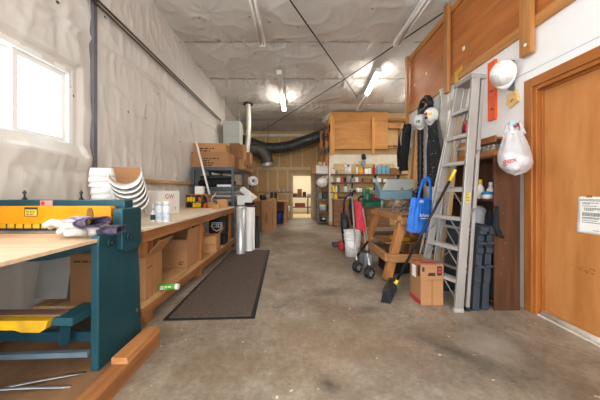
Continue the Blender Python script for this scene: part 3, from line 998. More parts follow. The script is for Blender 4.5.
# spray cans
for i, (px, Y) in enumerate(((159.4, 2.60), (166.2, 2.57))):
    x = (px-CX)*Y/F
    bottle(['white spray can beside the small green bottle on the bench', 'white spray can standing closest to the bench edge'][i], (x, Y, BZ), .034, .2, mat('can_white', '#e6edf2', .3, var=.02), white, .2, 'spray_can', cat='spray can', band=mat('can_print', '#b9cbe0', .4, col2='#e8eef2', scale=14, stretch=(1, 1, 8)))
bottle('small bottle with yellow neck and dark green label on the bench', ((153.2-CX)*2.62/F, 2.62, BZ), .024, .175, white, white, .35, band=mat('label_dkgreen', '#2a5b56', .5))
g = G().lathe([(.0242, .10), (.025, .115), (.018, .135), (.012, .14)], n=16)
# display tray with yellow tools
hx = thing('hardware_crate', 'open wooden crate full of yellow and black tools on the bench', 'crate', (-1.76, 4.78, BZ), radians(4))
G().box((-.19, -.12, 0), (.19, .12, .012)).out('bottom', pine_x, hx, True)
G().box((-.19, -.12, .225), (.19, .12, .24)).out('shelf', pine_x, hx, True)
for x in (-.19, .178): G().box((x, -.12, .0121), (x+.012, .12, .2249)).out('side', pine_y, hx, True)
cols = [black, yel_p, orange, black, yel_p, dkgreen, yel_p, black]
for i in range(14):
    x = -.15+(i % 7)*.05; z = .014+(i//7)*.1
    tool = thing('boxed_tool', '', 'tool')
    bpy.data.objects.remove(tool)
    o = G().obox((-1.76+x, 4.70+random.uniform(-.01, .01), BZ+z+.04), (.042, .05, .078), (random.uniform(-.1, .1), random.uniform(-.2, .2), 0)).out('hand_tool', cols[(i*3+i//7) % 8], None, bevel=.006)
    tag(o, ['black', 'yellow', 'orange', 'black', 'yellow', 'green', 'yellow', 'black'][(i*3+i//7) % 8]+' hand tool packed in the wooden crate on the bench', 'tool', 'hand tools packed in the bench crate')
carton('small white box standing on top of the tool crate', (-1.75, 4.8, BZ+.241), .14, .11, .14, 0, None, white_p, tp=False, name='white_box')
carton('small brown box at the bench end, closest to the edge', (-1.36, 4.5, BZ), .115, .1, .075, radians(10), None, card2, tp=False)
carton('small brown box on the bench end beside the leaning pole', (-1.50, 4.72, BZ), .10, .09, .10, radians(-8), None, card2, tp=False)
carton('small brown box with a white patch behind the others on the bench end', (-1.33, 4.78, BZ), .17, .12, .15, 0, None, card2, tp=False)
bx = bpy.data.objects['cardboard_box.003'] if 'cardboard_box.003' in bpy.data.objects else None
g = G().tube([(-1.60, 5.05, BZ+.012), (-2.12, 5.35, 2.5)], .019, 12)
tag(g.out('white_pole', white, None), 'white pole leaning from the workbench against the sheeted wall', 'pole')
g = G().tube([(-1.70, 4.95, BZ+.01), (-1.58, 5.2, 1.08)], .012, 10)
tag(g.out('short_white_rod', white, None), 'short white rod leaning on the grey sacks behind the bench', 'rod')

# on the lower shelf
LZ = .205
carton('open cardboard box with raised flap on the lower shelf beside the shear', (-1.40, 2.36, LZ), .27, .30, .36, radians(3), {'X': (38, .17), 'Y': (-20, .12), 'x': (65, .13), 'y': (170, .13)}, card, prints=[('X', .12, .75, .25, [1], .02)])
carton('open cardboard box in the middle of the lower shelf', (-1.45, 3.30, LZ), .33, .30, .34, radians(-4), {'X': (8, .13), 'x': (-30, .13), 'y': (165, .12), 'Y': (10, .10)}, card, prints=[('y', .7, .25, .18, [1, .8], .025)])
bc = carton('small open cardboard box with pale flap beyond the bench leg', (-1.34, 4.10, LZ), .26, .26, .24, radians(4), {'X': (35, .14), 'y': (150, .12), 'x': (-20, .1)}, card2)
g = G().box((-1.40, 3.0, LZ+.12), (-1.30, 3.06, LZ+.27))
c = thing('green_tube', 'green tube with white cap lying across the lower shelf edge', 'tube', (-1.18, 2.47, LZ+.031))
G().cyl((-.09, 0, 0), (.055, 0, 0), .03, n=18).out('body', green_l, c, True)
G().cyl((.055, 0, 0), (.085, 0, 0), .027, n=18).out('cap', white, c, True)
g = G()
word_lines(g, (-.07, -.0295, .012), (1, 0, 0), (0, .3, 1), .1, [1, .6], .018, .009); g.out('print', white, c, True)
# black tote with emblem
bt = thing('black_tote', 'black box with white shield emblem at the far end of the lower shelf', 'box', (-1.36, 4.66, LZ+.17))
G().box((-.13, -.13, 0), (.13, .13, .30)).out('body', black, bt, True, bevel=.012)
G().prism([(-.09, .21), (.09, .21), (.095, .13), (.05, .085), (0, .06), (-.05, .085), (-.095, .13)], 'y', -.1335, -.131).out('emblem', white, bt, True)
G().prism([(-.08, .20), (.08, .20), (.085, .135), (.045, .095), (0, .072), (-.045, .095), (-.085, .135)], 'y', -.1345, -.1336).out('emblem_field', black, bt, True)
text('emblem_letters', 'CSD', .085, white, face_M((-1.36, 4.66-.1352, LZ+.17+.155), (1, 0, 0), (0, 0, 1)), bt)
gb = thing('electronics_case', 'silver grey case with dark end beneath the black box', 'case', (-1.36, 4.63, LZ))
G().box((-.14, -.1, 0), (.05, .13, .165)).out('body', mat('case_silver', '#a9adb6', .4, .2), gb, True, bevel=.005)
G().box((.0502, -.1, 0), (.13, .13, .165)).out('end', black, gb, True, bevel=.005)
carton('small white carton standing at the far shelf end', (-1.52, 4.45, LZ), .1, .12, .2, 0, None, white_p, tp=False, name='white_box')
bl = thing('power_tool_case', 'black tool case lying at the back of the lower shelf', 'case', (-1.75, 3.9, LZ))
G().box((-.2, -.35, 0), (.2, .35, .28)).out('body', black, bl, True, bevel=.02)
G().tube([(.2, -.08, .16), (.23, -.06, .16), (.23, .06, .16), (.2, .08, .16)], .01, 8).out('handle', black, bl, True)

# rubber-backed mat
c = [(-1.16, 2.30), (-.37, 2.34), (-.51, 5.05), (-1.22, 5.03)]
t = thing('floor_mat', 'dark brown pile runner mat lying beside the workbench', 'mat', (-.8, 3.6, 0))
G().prism(c, 'z', .001, .006).out('border', rubber, t)
ci = [(-1.125, 2.34), (-.41, 2.375), (-.545, 5.01), (-1.19, 4.99)]
G().prism(ci, 'z', .0061, .012).out('pile', carpet(), t)

# upright tubes at the bench end
def upright(label, px, Y, r, top, m, cap=None, name='upright_tube'):
    x = (px-CX)*Y/F; h = H-(top-CY)*Y/F
    t = thing(name, label, 'tube', (x, Y, 0))
    G().lathe([(r, 0), (r, h), (r-.006, h), (r-.006, .05)], n=28).out('wall', m, t, True)
    G().lathe([(r+.002, h-.03), (r+.004, h-.028), (r+.004, h-.004), (r+.002, h-.002)], n=28).out('rim', cap or m, t, True)
    return t
upright('tall silver sheet metal tube standing at the bench end', 240.6, 4.76, .082, 206.5, mat('bright_tin', '#cfd0d1', .3, .55, var=.04))
upright('wide white tube standing beside the silver one', 248.8, 4.98, .074, 207.5, white)
upright('narrow white tube standing between the wide white and black ones', 253.3, 5.08, .03, 207.5, white)
upright('short black tube standing on the floor past the white ones', 257, 5.3, .048, 216, black)

# ================================================================== STEEL RACKING AND THE FAR WINDOW-SIDE
rk = thing('steel_rack', 'dark steel rack stacked with cartons beyond the workbench', 'shelving', (-1.72, 6.3, 0))
rx0, rx1, ry0, ry1 = -2.08, -1.29, 5.36, 7.35
for x in (rx0, rx1):
    for y in (ry0, 6.4, ry1):
        G().box((x-.025, y-.025, 0), (x+.025, y+.025, 1.60)).out('post', rack_m, rk, bevel=.003)
for z in (.82, 1.17, 1.575):
    g = G().box((rx0+.026, ry0+.026, z), (rx1-.026, ry1-.026, z+.02))
    g.box((rx0, ry0-.02, z-.04), (rx1, ry0+.0, z+.025)).box((rx1-.0, ry0, z-.04), (rx1+.02, ry1, z+.025))
    g.out('shelf', rack_m, rk)
RZ = 1.601
P1 = [('y', .32, .62, .45, [.95, .35, .6, .5], .045)]
carton('wide carton with printed lines on the rack, under another carton', (-1.77, 5.72, RZ), .76, .55, .31, 0, None, card, prints=P1)
carton('wide carton lying on top of the printed carton on the rack', (-1.85, 5.79, RZ+.320), .70, .5, .185, radians(3), None, card2, prints=[('y', .25, .5, .5, [.9, .6], .05)])
carton('tall carton standing just behind the two wide cartons', (-1.42, 6.20, RZ), .22, .30, .60, 0, None, card3)
carton('tallest carton on the rack, beyond the wide cartons', (-1.46, 6.62, RZ), .36, .34, .64, 0, None, card2)
tc_ = carton('carton standing last on the rack top, beyond the tallest one', (-1.36, 7.10, RZ), .3, .36, .52, 0, None, card)
for y in (6.05, 6.40, 6.72, 7.02):
    t = thing('open_bin_box', 'low open cardboard bin at the rack edge, '+{6.05: 'first', 6.40: 'second', 6.72: 'third', 7.02: 'last'}[y]+' from the wide cartons', 'box', (-1.235, y, RZ), 0, 'low cardboard bins along the rack edge')
    g = G().box((-.06, -.1, 0), (.06, .1, .004)).box((-.06, -.1, .004), (-.056, .1, .22)).box((-.056, -.1, .004), (.06, -.096, .22)).box((-.056, .096, .004), (.06, .1, .22)).box((.056, -.096, .004), (.06, .096, .07))
    g.out('body', card, t, True)
    G().box((-.055, -.095, .005), (.05, .095, .15)).out('contents', mat('bin_dark', '#4a3a2c', .8), t, True)
# grey heater hung over the rack
ht = thing('hanging_heater', 'pale grey heater box hung from the ceiling above the cartons', 'heater', (-1.8, 7.5, 2.2))
G().box((-2.02, 7.3, 2.22), (-1.57, 7.75, 3.04)).out('casing', mat('heater_grey', '#b9bdb4', .45, .1, var=.04), ht, bevel=.01)
G().box((-2.0, 7.295, 2.62), (-1.59, 7.2995, 2.625)).out('seam', grey, ht)
for x0_, x1_ in ((-2.0, -1.98), (-1.60, -1.66)):
    g = G().bar((x0_, 7.5, 3.03), (x1_-.02, 7.5, zc(7.5)-.03), .03, .008)
    g.out('strap', mat('strap_tan', '#b5a68c', .6), ht)
# pale flue
g = G(); pts = []; n = 60
for i in range(n+1):
    t_ = i/n; z = zc(8)-.03-(zc(8)-.03-2.1)*t_
    pts.append((-1.47-.06*t_+.05*sin(t_*3), 8.0, z))
fl = thing('flue_pipe', 'pale flexible flue pipe dropping from the ceiling behind the cartons', 'pipe', (-1.5, 8, 2.1))
g.tube(pts, [.075+.005*sin(i*2.2) for i in range(n+1)], 16).out('hose', mat('flue_foil', '#d8d2c6', .35, .4, var=.06), fl)
G().lathe([(.15, 0), (.15, .03), (.085, .06), (.085, 0)], (-1.47, 8, zc(8)-.12), 20).out('ceiling_collar', dkmetal, fl)

# goods on the rack below
def sack(name, label, cat, c, r, m, rz=0, seed=0, bands=None, group=None):
    g = G()
    def f(u, v):
        a = 2*pi*u; ph = (v-.5)*pi
        cx, cz = cos(ph), sin(ph)
        sg = lambda q, e: math.copysign(abs(q)**e, q)
        p = Vector((r[0]*sg(cx, .5)*sg(cos(a), .6), r[1]*sg(cx, .5)*sg(sin(a), .6), r[2]*sg(cz, .8)))
        return p*(1+.09*noise.noise(p*9+Vector((seed, 0, 0))))
    g.sheet(f, 36, 20)
    R_ = Matrix.Rotation(rz, 3, 'Z')
    g.v = [R_ @ v+Vector(c) for v in g.v]
    if bands:
        for k, f_ in enumerate(g.f):
            if (k//36) % 6 in (2,): g.mi[k] = 1
    return tag(g.out(name, [m, black] if bands else m, None), label, cat, group)
for i in range(3):
    sack('grey_sack', ['lowest', 'middle', 'upper'][i]+' grey sack with dark bands stacked on the lower rack shelf', 'sack', (-1.66+.02*i, 5.72, .925+.085*i), (.36, .25, .052), grey_bag, 0, i, True, 'grey sacks on the lower rack shelf')
sack('black_bag', 'bulky black bag on the middle rack shelf', 'bag', (-1.72, 5.75, 1.29), (.38, .3, .085), black_c, 0, 5)
sack('dark_tarp', 'dark folded tarp lying on the black bag', 'tarp', (-1.72, 5.8, 1.41), (.34, .28, .045), mat('tarp_dark', '#3a3b38', .8, var=.2, bump=.3), 0, 8)
g = G().box((-1.62, 5.40, 1.205), (-1.33, 5.43, 1.25)); tag(g.out('white_label_strip', white_p, None), 'white strip lying at the front of the middle rack shelf', 'strip')
carton('white box at the rack foot beside the steel post', (-1.12, 5.75, .82), .30, .26, .20, radians(5), None, white_p, tp=False, name='white_box')
st = thing('side_table', 'low dark table under the white box beside the rack', 'table', (-1.08, 5.9, 0))
G().box((-1.24, 5.55, .795), (-.94, 6.3, .818)).out('top', dkwood_x, st)
for x in (-1.23, -.99):
    for y in (5.57, 6.24): G().box((x, y, 0), (x+.04, y+.04, .794)).out('leg', dkwood_x, st)
g = G().obox((-1.12, 6.1, 1.06), (.40, .32, .05), (.2, radians(38), 0))
tag(g.out('white_slab', white_p, None, bevel=.01), 'pale flat panel tilted across the rack side', 'panel')
wr = thing('wire_reel', 'round pale reel hanging at the far side of the rack', 'reel', (-1.14, 6.9, 1.2))
g = G().lathe([(.05, -.05), (.12, -.05), (.12, -.04), (.05, -.04), (.05, .04), (.12, .04), (.12, .05), (.05, .05)], (-1.14, 6.9, 1.38), 24, Matrix.Rotation(radians(35), 3, 'Z') @ Matrix.Rotation(radians(90), 3, 'X'))
g.out('spool', white, wr)
G().lathe([(.10, -.038), (.10, .038)], (-1.14, 6.9, 1.38), 24, Matrix.Rotation(radians(90), 3, 'X')).out('cable', dkmetal, wr)
G().box((-1.145, 6.88, 1.0), (-1.135, 6.92, 1.38)).out('bracket', dkmetal, wr)
bl_ = thing('cable_coil', 'coil of dark cable on the floor table edge by the silver tube', 'cable', (-1.0, 5.75, .82))
g = G()
for k in range(3):
    g.tube([(-.99+.10*cos(2*pi*i/20), 5.6+.05*sin(2*pi*i/20), .835+.018*k) for i in range(20)], .01, 6, True)
g.out('loop', black, bl_)

# cartons and desks along the far window side
carton('tall brown carton with printed side standing beyond the white tubes', (-.82, 7.42, 0), .27, .34, .86, radians(-2), None, card, prints=[('y', .38, .62, .18, [1, 1, 1, 1, 1, 1, 1, 1], .035)])
carton('dark brown carton standing between the rack and the printed one', (-1.12, 7.65, 0), .3, .5, .84, 0, None, card3)
carton('narrow tall carton standing just behind the printed one', (-.72, 8.0, 0), .2, .25, .90, 0, None, card2)
ds = thing('wooden_desk', 'wooden desk at the end wall with a blue bin beneath', 'desk', (-.55, 9.1, 0))
G().box((-1.75, 8.75, .76), (-.30, 9.5, .80)).out('top', wood('desk_top', '#c99b63', '#ad7d48', 'x'), ds, bevel=.004)
for x in (-1.7, -.42):
    G().box((x, 8.8, 0), (x+.1, 9.45, .7595)).out('side_panel', wood('desk_leg', '#a97443', '#8a5a30', 'z'), ds)
G().box((-1.6, 9.40, .3), (-.4205, 9.44, .7595)).out('back_panel', dkwood_x, ds)
bi = thing('blue_bin', 'dark blue bin on the floor under the desk', 'bin', (-.62, 9.05, 0))
G().lathe([(.0, .005), (.13, .005), (.16, .42), (.15, .42), (.12, .02)], n=4 if False else 20).out('body', navy, bi, True)
G().lathe([(.16, .405), (.172, .41), (.172, .425), (.158, .425)], n=20).out('rim', navy, bi, True)
for i, (px, Y) in enumerate(((271.6, 9.2), (275.6, 9.2))):
    x = (px-CX)*Y/F
    t = thing('dark_canister', ['dark canister on the desk nearer the cartons', 'dark canister on the desk nearer the doorway'][i], 'canister', (x, Y, .8), 0, 'pair of dark canisters on the desk')
    G().lathe([(0, 0), (.05, 0), (.055, .1), (.055, .25), (0, .25)], n=16).out('body', black, t, True)
    G().lathe([(0, .25), (.05, .25), (.05, .27), (0, .27)], n=16).out('lid', dkmetal, t, True)
mt = thing('bench_motor', 'small dark motor sitting on the tall cartons', 'motor', (-.96, 7.6, .85))
G().cyl((-1.05, 7.6, .95), (-.87, 7.6, .95), .07, n=18).out('body', dkmetal, mt)
G().cyl((-.87, 7.6, .95), (-.84, 7.6, .95), .05, n=18).out('end_cap', steel, mt)
G().box((-1.03, 7.54, .8505), (-.89, 7.66, .89)).out('foot', black, mt)
carton('pale brown carton on the desk behind the canisters', (-1.4, 9.15, .80), .5, .36, .24, 0, None, card2)
carton('low brown carton on the desk end by the doorway', (-.9, 9.3, .80), .36, .2, .12, 0, None, card2)
for i in range(3):
    x = -.72+.17*i
    t = thing('white_mug', 'small white cup on the wall ledge, '+['first', 'second', 'third'][i]+' from the canisters', 'cup', (x, YB-.07, 1.085), 0, 'white cups on the wall ledge')
    G().lathe([(0, 0), (.035, 0), (.04, .09), (.035, .09), (.03, .01)], n=14).out('body', white, t, True)
    G().tube([(.04, 0, .07), (.06, 0, .06), (.06, 0, .03), (.037, 0, .02)], .006, 6).out('handle', white, t, True)
tag(G().box((-2.0, YB-.13, 1.055), (-.2, YB-.003, 1.084)).out('wall_ledge', pine_x, None), 'long timber ledge on the end wall behind the desk', 'ledge')
t = thing('hose_reel', 'pale hose coil hanging on the desk side', 'hose', (-.27, 9.2, .4))
g = G()
for k in range(3): g.tube([(-.288+.02*k, 9.1+.09*cos(2*pi*i/18), .52+.09*sin(2*pi*i/18)) for i in range(18)], .012, 6, True)
g.out('loop', white, t)

# black flexible ducts
def duct(label, pts, r, m, collar=True):
    P = [Vector(p) for p in pts]; out = []
    n = len(P)
    for i in range(n-1):
        p0, p1, p2, p3 = P[max(i-1, 0)], P[i], P[i+1], P[min(i+2, n-1)]
        for k in range(28):
            t_ = k/28
            out.append(.5*((2*p1)+(-p0+p2)*t_+(2*p0-5*p1+4*p2-p3)*t_*t_+(-p0+3*p1-3*p2+p3)*t_**3))
    out.append(P[-1])
    t = thing('flexible_duct', label, 'duct', tuple(P[-1]))
    G().tube(out, [r*(1+.045*sin(i*1.9)+.04*noise.noise(Vector((i*.3, 0, 0)))) for i in range(len(out))], 22).out('hose', m, t)
    if collar:
        d = (P[-1]-P[-2]).normalized()
        G().tube([P[-1]-d*.02, P[-1]+d*.16], r*.93, 20).out('metal_collar', galv, t)
    return t, out
dm = mat('duct_black', '#383735', .35, var=.3, scale=14, bump=.35, bscale=20)
dm2 = mat('duct_brown', '#4d463e', .4, var=.2, scale=12, bump=.3, bscale=20)
t, o_ = duct('large black flexible duct slung across the end wall under the ceiling', [W(336, 128, 9.7), W(322, 135, 9.8), W(303, 142, 10), W(284, 147.5, 10.1), W(266, 148, 10.2), W(250, 143, 10.2), W(242, 140, 10.2)], .21, dm, False)
for px, py in ((315, 131), (268, 139)):
    p = W(px, py, 9.95)
    G().cyl((p.x, p.y, p.z-.25), (p.x, p.y, zc(p.y)-.05), .008, n=6).out('hanger_wire', dkmetal, t)
duct('brownish flexible duct bending down to a metal collar', [W(243, 153, 9.5), W(252, 150, 9.5), W(260, 151.5, 9.5), W(265.5, 157, 9.5), W(267, 163, 9.5)], .215, dm2)

# doorway view: dark table in the next room
nt_ = thing('dark_table', 'dark table piled with things seen through the end doorway', 'table', (.2, 13.3, 0))
G().box((-.3, 13.0, .80), (1.3, 13.7, .84)).out('top', walnut, nt_)
for x in (-.28, 1.22, .5):
    G().box((x, 13.02, 0), (x+.06, 13.08, .7995)).out('leg', walnut, nt_)
G().box((-.28, 13.09, .3), (1.25, 13.65, .33)).out('shelf', walnut, nt_)
def small(name, label, cat, lo, hi, m, bev=.01):
    return tag(G().box(lo, hi).out(name, m, None, bevel=bev), label, cat)
small('brown_case', 'brown case on the table in the next room', 'case', (.02, 13.1, .841), (.24, 13.4, 1.22), dkwood_x)
small('dark_speaker', 'dark box beside the brown case in the next room', 'box', (.28, 13.1, .841), (.45, 13.3, 1.08), black)
small('red_case', 'reddish case lying on the shelf of the dark table', 'case', (-.1, 13.1, .331), (.4, 13.5, .52), mat('maroon', '#6b3b34', .6))
small('grey_case', 'grey box beyond the dark one on the next room table', 'box', (.5, 13.1, .841), (.8, 13.4, .98), grey)
sack('dark_cloth_heap', 'dark heap at the table front in the next room', 'cloth', (-.1, 13.2, .93), (.12, .12, .085), mat('brown_cloth', '#4d3a30', .9), 0, 3)

# ================================================================== PLYWOOD LOFT AND SHELVES
lf = thing('storage_loft', 'plywood-fronted storage loft above the shelves deep in the room', 'loft', (1.9, 8.58, 2.3))
LY = 8.58
lx = lambda px, Y=LY: (px-CX)*Y/F
lz = lambda py, Y=LY: H-(py-CY)*Y/F
G().box((lx(331.5), LY, lz(149)), (lx(388), LY+.02, lz(112))).out('panel', loft_ply, lf)
G().box((lx(331.5), LY-.035, lz(121)), (lx(388), LY-.001, lz(112))).out('top_board', loft_ply, lf, bevel=.004)
pz_ = wood('loft_post', '#d69a52', '#bb7f3c', 'z')
for (a, b, t_, d) in ((330, 334, 116, 155), (371.2, 374, 118, 155)):
    G().box((lx(a), LY-.10, lz(d)), (lx(b), LY-.036, lz(t_))).out('post', pz_, lf, bevel=.004)
G().box((lx(331.5), LY+.021, lz(149)), (lx(388), SY-.01, lz(149)+.03)).out('floor', loft_ply, lf)
G().box((lx(331.5), LY+.021, lz(149)+.031), (lx(331.5)+.02, SY-.01, lz(113))).out('side_panel', loft_ply, lf)
g = G()
for i in range(26):
    x = random.choice([lx(345), lx(362), lx(379), random.uniform(lx(336), lx(386))])+random.uniform(-.02, .02); z = random.uniform(lz(146), lz(123))
    g.cyl((x, LY-.002, z), (x, LY+.001, z), .011, n=8)
g.out('knot', mat('knot_dark', '#6f4219', .7), lf)
# open cubby beside it
cb = thing('loft_cubby', 'open wooden cubby with boxes beside the plywood loft front', 'cubby', (2.95, 8.2, 2.3))
ca, cb1 = lx(388.5), lx(405)
G().box((ca, LY+.02, lz(148)), (cb1, SY-.01, lz(148)+.02)).out('floor', loft_ply, cb)
G().box((ca, LY-.03, lz(121)), (cb1+.4, LY+.03, lz(118.5))).out('header', pine_x, cb, bevel=.003)
G().box((ca+.0, LY+.30, lz(147)), (cb1, LY+.32, lz(121))).out('back', card2, cb)
G().box((ca, LY+.02, lz(128)), (lx(401), LY+.3, lz(123))).out('shelf_front', loft_ply, cb)
G().box((lx(400.5), LY+.02, lz(148)+.021), (lx(401.5), LY+.299, lz(128.1))).out('divider', loft_ply, cb)
for i, (a, b) in enumerate(((389.5, 393), (394, 398))):
    small('brown_parcel', ['brown parcel in the loft cubby next to the plywood front', 'brown parcel in the loft cubby away from the plywood front'][i], 'parcel', (lx(a), LY+.06, lz(148)+.021), (lx(b), LY+.25, lz(148)+.10), dkwood_x)
# dark clamps hung on the loft corner post
cp = thing('clamp_rack', 'timber post with hooks beside the doorway shelf', 'post', (1.0, 8.6, 2.0))
G().box((.93, 8.75, 1.95), (1.02, 8.85, 3.3)).out('post', pine_z, cp, bevel=.004)
G().box((.80, 9.2, 1.95), (.89, 9.3, 3.2)).out('post', pine_z, cp, bevel=.004)
G().bar((.84, 9.19, 3.1), (.97, 8.74, 3.2), .04, .09).out('rail', pine_y, cp)
for i, (px, py) in enumerate(((325.5, 137), (327, 149), (324.5, 151), (328, 128))):
    p = W(px, py, 8.72)
    t = thing('hand_clamp', 'dark hand clamp hanging on the loft corner post, '+['second from the top', 'lowest on the inner side', 'lowest on the outer side', 'topmost'][i], 'clamp', tuple(p), 0, 'hand clamps on the loft post')
    G().bar(p+Vector((-.12, 0, -.02)), p+Vector((.12, 0, .04)), .03, .03).out('bar', black, t)
    G().bar(p+Vector((-.10, 0, -.14)), p+Vector((-.10, 0, .08)), .045, .05).out('jaw', black, t)
    G().cyl(p+Vector((.05, 0, -.12)), p+Vector((.05, 0, .12)), .022, n=10).out('handle', dkmetal, t)

SZ = [1.665, 1.40, 1.085]
for i, z in enumerate(SZ):
    t = thing('wall_shelf', ['topmost', 'middle', 'lowest'][i]+' of the three timber shelves on the board wall', 'shelf', (2.3, 8.6, z), 0, 'timber wall shelves')
    G().box((1.10, 8.5, z-.03), (3.6, SY-.003, z)).out('board', shelfwood, t, bevel=.003)
    for x in (1.8, 2.55, 3.3):
        g = G().box((x-.012, 8.54, z-.20), (x+.012, 8.57, z-.031)) if False else G().prism([(SY-.004, z-.031), (SY-.004, z-.20), (SY-.03, z-.20), (8.56, z-.031)], 'x', x-.012, x+.012)
        g.out('bracket', dkmetal, t)
def sx(px, Y=8.6): return (px-CX)*Y/F
S0, S1, S2 = [z+.001 for z in SZ]
# top shelf
rows = [
 (333.5, .045, .20, 'bottle', white, blue_p, 'white bottle with blue cap at the doorway end of the top shelf'),
 (337, .04, .14, 'can', grey, steel, 'squat grey can on the top shelf beside the white bottle'),
 (342.6, .03, .21, 'bottle', mat('tan_bottle', '#c9b48a', .4), white, 'tan bottle on the top shelf before the spray bottles'),
 (357.2, .03, .30, 'bottle', white, red, 'tall white bottle with red cap left of the amber jar on the top shelf'),
 (361, .085, .19, 'jar', amber, yel_p, 'wide amber jar on the top shelf'),
 (366, .055, .22, 'can', white, steel, 'white can directly beside the amber jar on the top shelf'),
 (369.5, .055, .23, 'can', white_p, steel, 'white can nearer the red bottle on the top shelf'),
 (374.3, .05, .31, 'bottle', red, red, 'red bottle standing beside the three blue cans'),
]
for (px, r, h, k, a, b, lab) in rows:
    lab = lab.replace(' left of', ' just before')
    bottle(lab, (sx(px), 8.62, S0), r, h, a, b, .2, k, .5)
for i, px in enumerate((378.8, 383.2, 387.6)):
    bottle('tall pale blue can on the top shelf, '+['nearest', 'middle', 'last'][i].replace('nearest', 'first')+' of three counting from the red bottle', (sx(px), 8.62, S0), .066, .29, blue_can, steel, .06, 'can', group='three pale blue cans')
jug('clear spray bottle with white trigger on the top shelf', (sx(346), 8.6, S0), .05, .30, mat('clear_bot', '#d9dfe0', .3), white)
jug('white spray bottle with blue trigger on the top shelf', (sx(348.7), 8.6, S0), .05, .31, white, blue_p, .3)
# grey drill machine behind the jars
dm_ = thing('drill_press', 'small grey drill machine standing among the jars on the top shelf', 'drill', (sx(363.5), 8.7, S0))
X_ = sx(364.5)
G().cyl((X_, 8.70, S0), (X_, 8.70, S0+.55), .035, n=14).out('column', steel, dm_)
G().box((X_-.09, 8.66, S0+.30), (X_+.06, 8.75, S0+.44)).out('head', grey, dm_, bevel=.02)
G().cyl((X_-.0, 8.66, S0+.50), (X_+.0, 8.74, S0+.62), .07, n=16).out('motor', dkmetal, dm_)
G().lathe([(0, 0), (.10, 0), (.10, .02), (0, .02)], (X_, 8.70, S0), 18).out('foot', dkmetal, dm_)
G().bar((X_-.09, 8.66, S0+.35), (X_-.2, 8.62, S0+.42), .02, .02).out('lever', steel, dm_)
ob = carton('low brown crate of parts at the far end of the top shelf', (sx(394), 8.63, S0), .28, .2, .16, 0, {'Y': (5, .05)}, card3)
small('dark_tin', 'dark tin at the very end of the top shelf', 'tin', (sx(399), 8.58, S0), (sx(401.5), 8.68, S0+.2), black)
# middle and lowest shelf
cc = [(338.5, 3.4, .15, white, 'white'), (342, 2.6, .17, red, 'red'), (344.8, 2.2, .16, black, 'black'), (352.5, 3.5, .12, grey, 'grey'), (356.5, 3, .16, white_p, 'white'),
      (367, 8, .14, card3, 'brown'), (374.5, 4, .12, steel, 'silver'), (379, 3.6, .13, white, 'white'), (385, 4, .10, white_p, 'white'), (392, 6, .13, card, 'brown'), (397.5, 3, .12, dkmetal, 'dark')]
place = ['at the doorway end', 'beside the first white carton', 'beside the red carton', 'before the drill', 'under the amber jar', 'wide and low, under the white cans', 'under the red bottle',
         'under the first blue can', 'under the last blue can', 'under the parts crate', 'at the very end']
for (px, w_, h, m, c), pl in zip(cc, place):
    wd = w_*8.6/F
    small('parts_box', c+' parts box on the middle wall shelf '+pl, 'box', (sx(px)-wd/2, 8.56, S1), (sx(px)+wd/2, 8.72, S1+h), m, .008)
rows = [(333.2, .05, .28, 'bottle', yel_p, black, 'yellow bottle at the doorway end of the lowest wall shelf'),
        (336.2, .04, .24, 'bottle', white, green_l, 'white bottle with green cap beside the yellow one on the lowest shelf'),
        (338.8, .04, .22, 'bottle', mat('olive', '#6f7350', .5), black, 'olive bottle on the lowest wall shelf'),
        (345.5, .06, .23, 'can', white_p, red, 'white can with red top on the lowest wall shelf'),
        (352, .075, .09, 'can', grey, steel, 'low grey tin on the lowest wall shelf'),
        (357.6, .055, .17, 'can', white, black, 'first white can with black lid on the lowest wall shelf'),
        (360.6, .05, .16, 'can', white, black, 'second white can with black lid on the lowest wall shelf')]
for (px, r, h, k, a, b, lab) in rows:
    bottle(lab, (sx(px), 8.62, S2), r, h, a, b, .16, k, .5)
for i, (px, w_, m, lab) in enumerate(((370, 7, yel_p, 'yellow power tool lying on the lowest wall shelf'), (376, 6, black, 'black power tool lying on the lowest wall shelf'))):
    t = thing('power_tool', lab, 'tool', (sx(px), 8.6, S2))
    x = sx(px)
    G().cyl((x-.1, 8.6, S2+.10), (x+.1, 8.6, S2+.10), .045, n=14).out('body', m, t)
    G().bar((x-.05, 8.6, S2+.09), (x-.07, 8.6, S2+.001), .05, .04).out('handle', black, t)
    G().cyl((x+.1, 8.6, S2+.10), (x+.16, 8.6, S2+.10), .02, n=12).out('chuck', steel, t)
bottle('yellow jerry bottle standing on the drawer chest at the doorway end', (sx(335.8, 8.45), 8.5, .871), .06, .20, yel_p, yel_p, .2)
small('tool_pile', 'dark tool tray on the drawer chest', 'tray', (sx(339), 8.45, .871), (sx(346), 8.7, .94), dkmetal)
# chest of drawers below
ch = thing('drawer_chest', 'brown chest of drawers under the wall shelves', 'chest', (1.7, 8.6, 0))
cm = wood('chest_wood', '#9b6b47', '#7c5233', 'x', k=9)
G().box((1.16, 8.36, 0), (2.9, 8.79, .84)).out('body', cm, ch)
G().box((1.12, 8.32, .8405), (3.3, 8.79, .87)).out('top', wood('chest_top', '#c79d6d', '#a97f52', 'x'), ch, bevel=.004)
for cx_ in (1.42, 1.98, 2.54):
    for r_ in range(4):
        z = .04+r_*.197
        dr_ = G().box((cx_-.26, 8.34, z), (cx_+.26, 8.3595, z+.18)).out('drawer', cm, ch, bevel=.003)
        G().box((cx_-.05, 8.315, z+.085), (cx_+.05, 8.3395, z+.10)).out('handle', dkmetal, dr_)

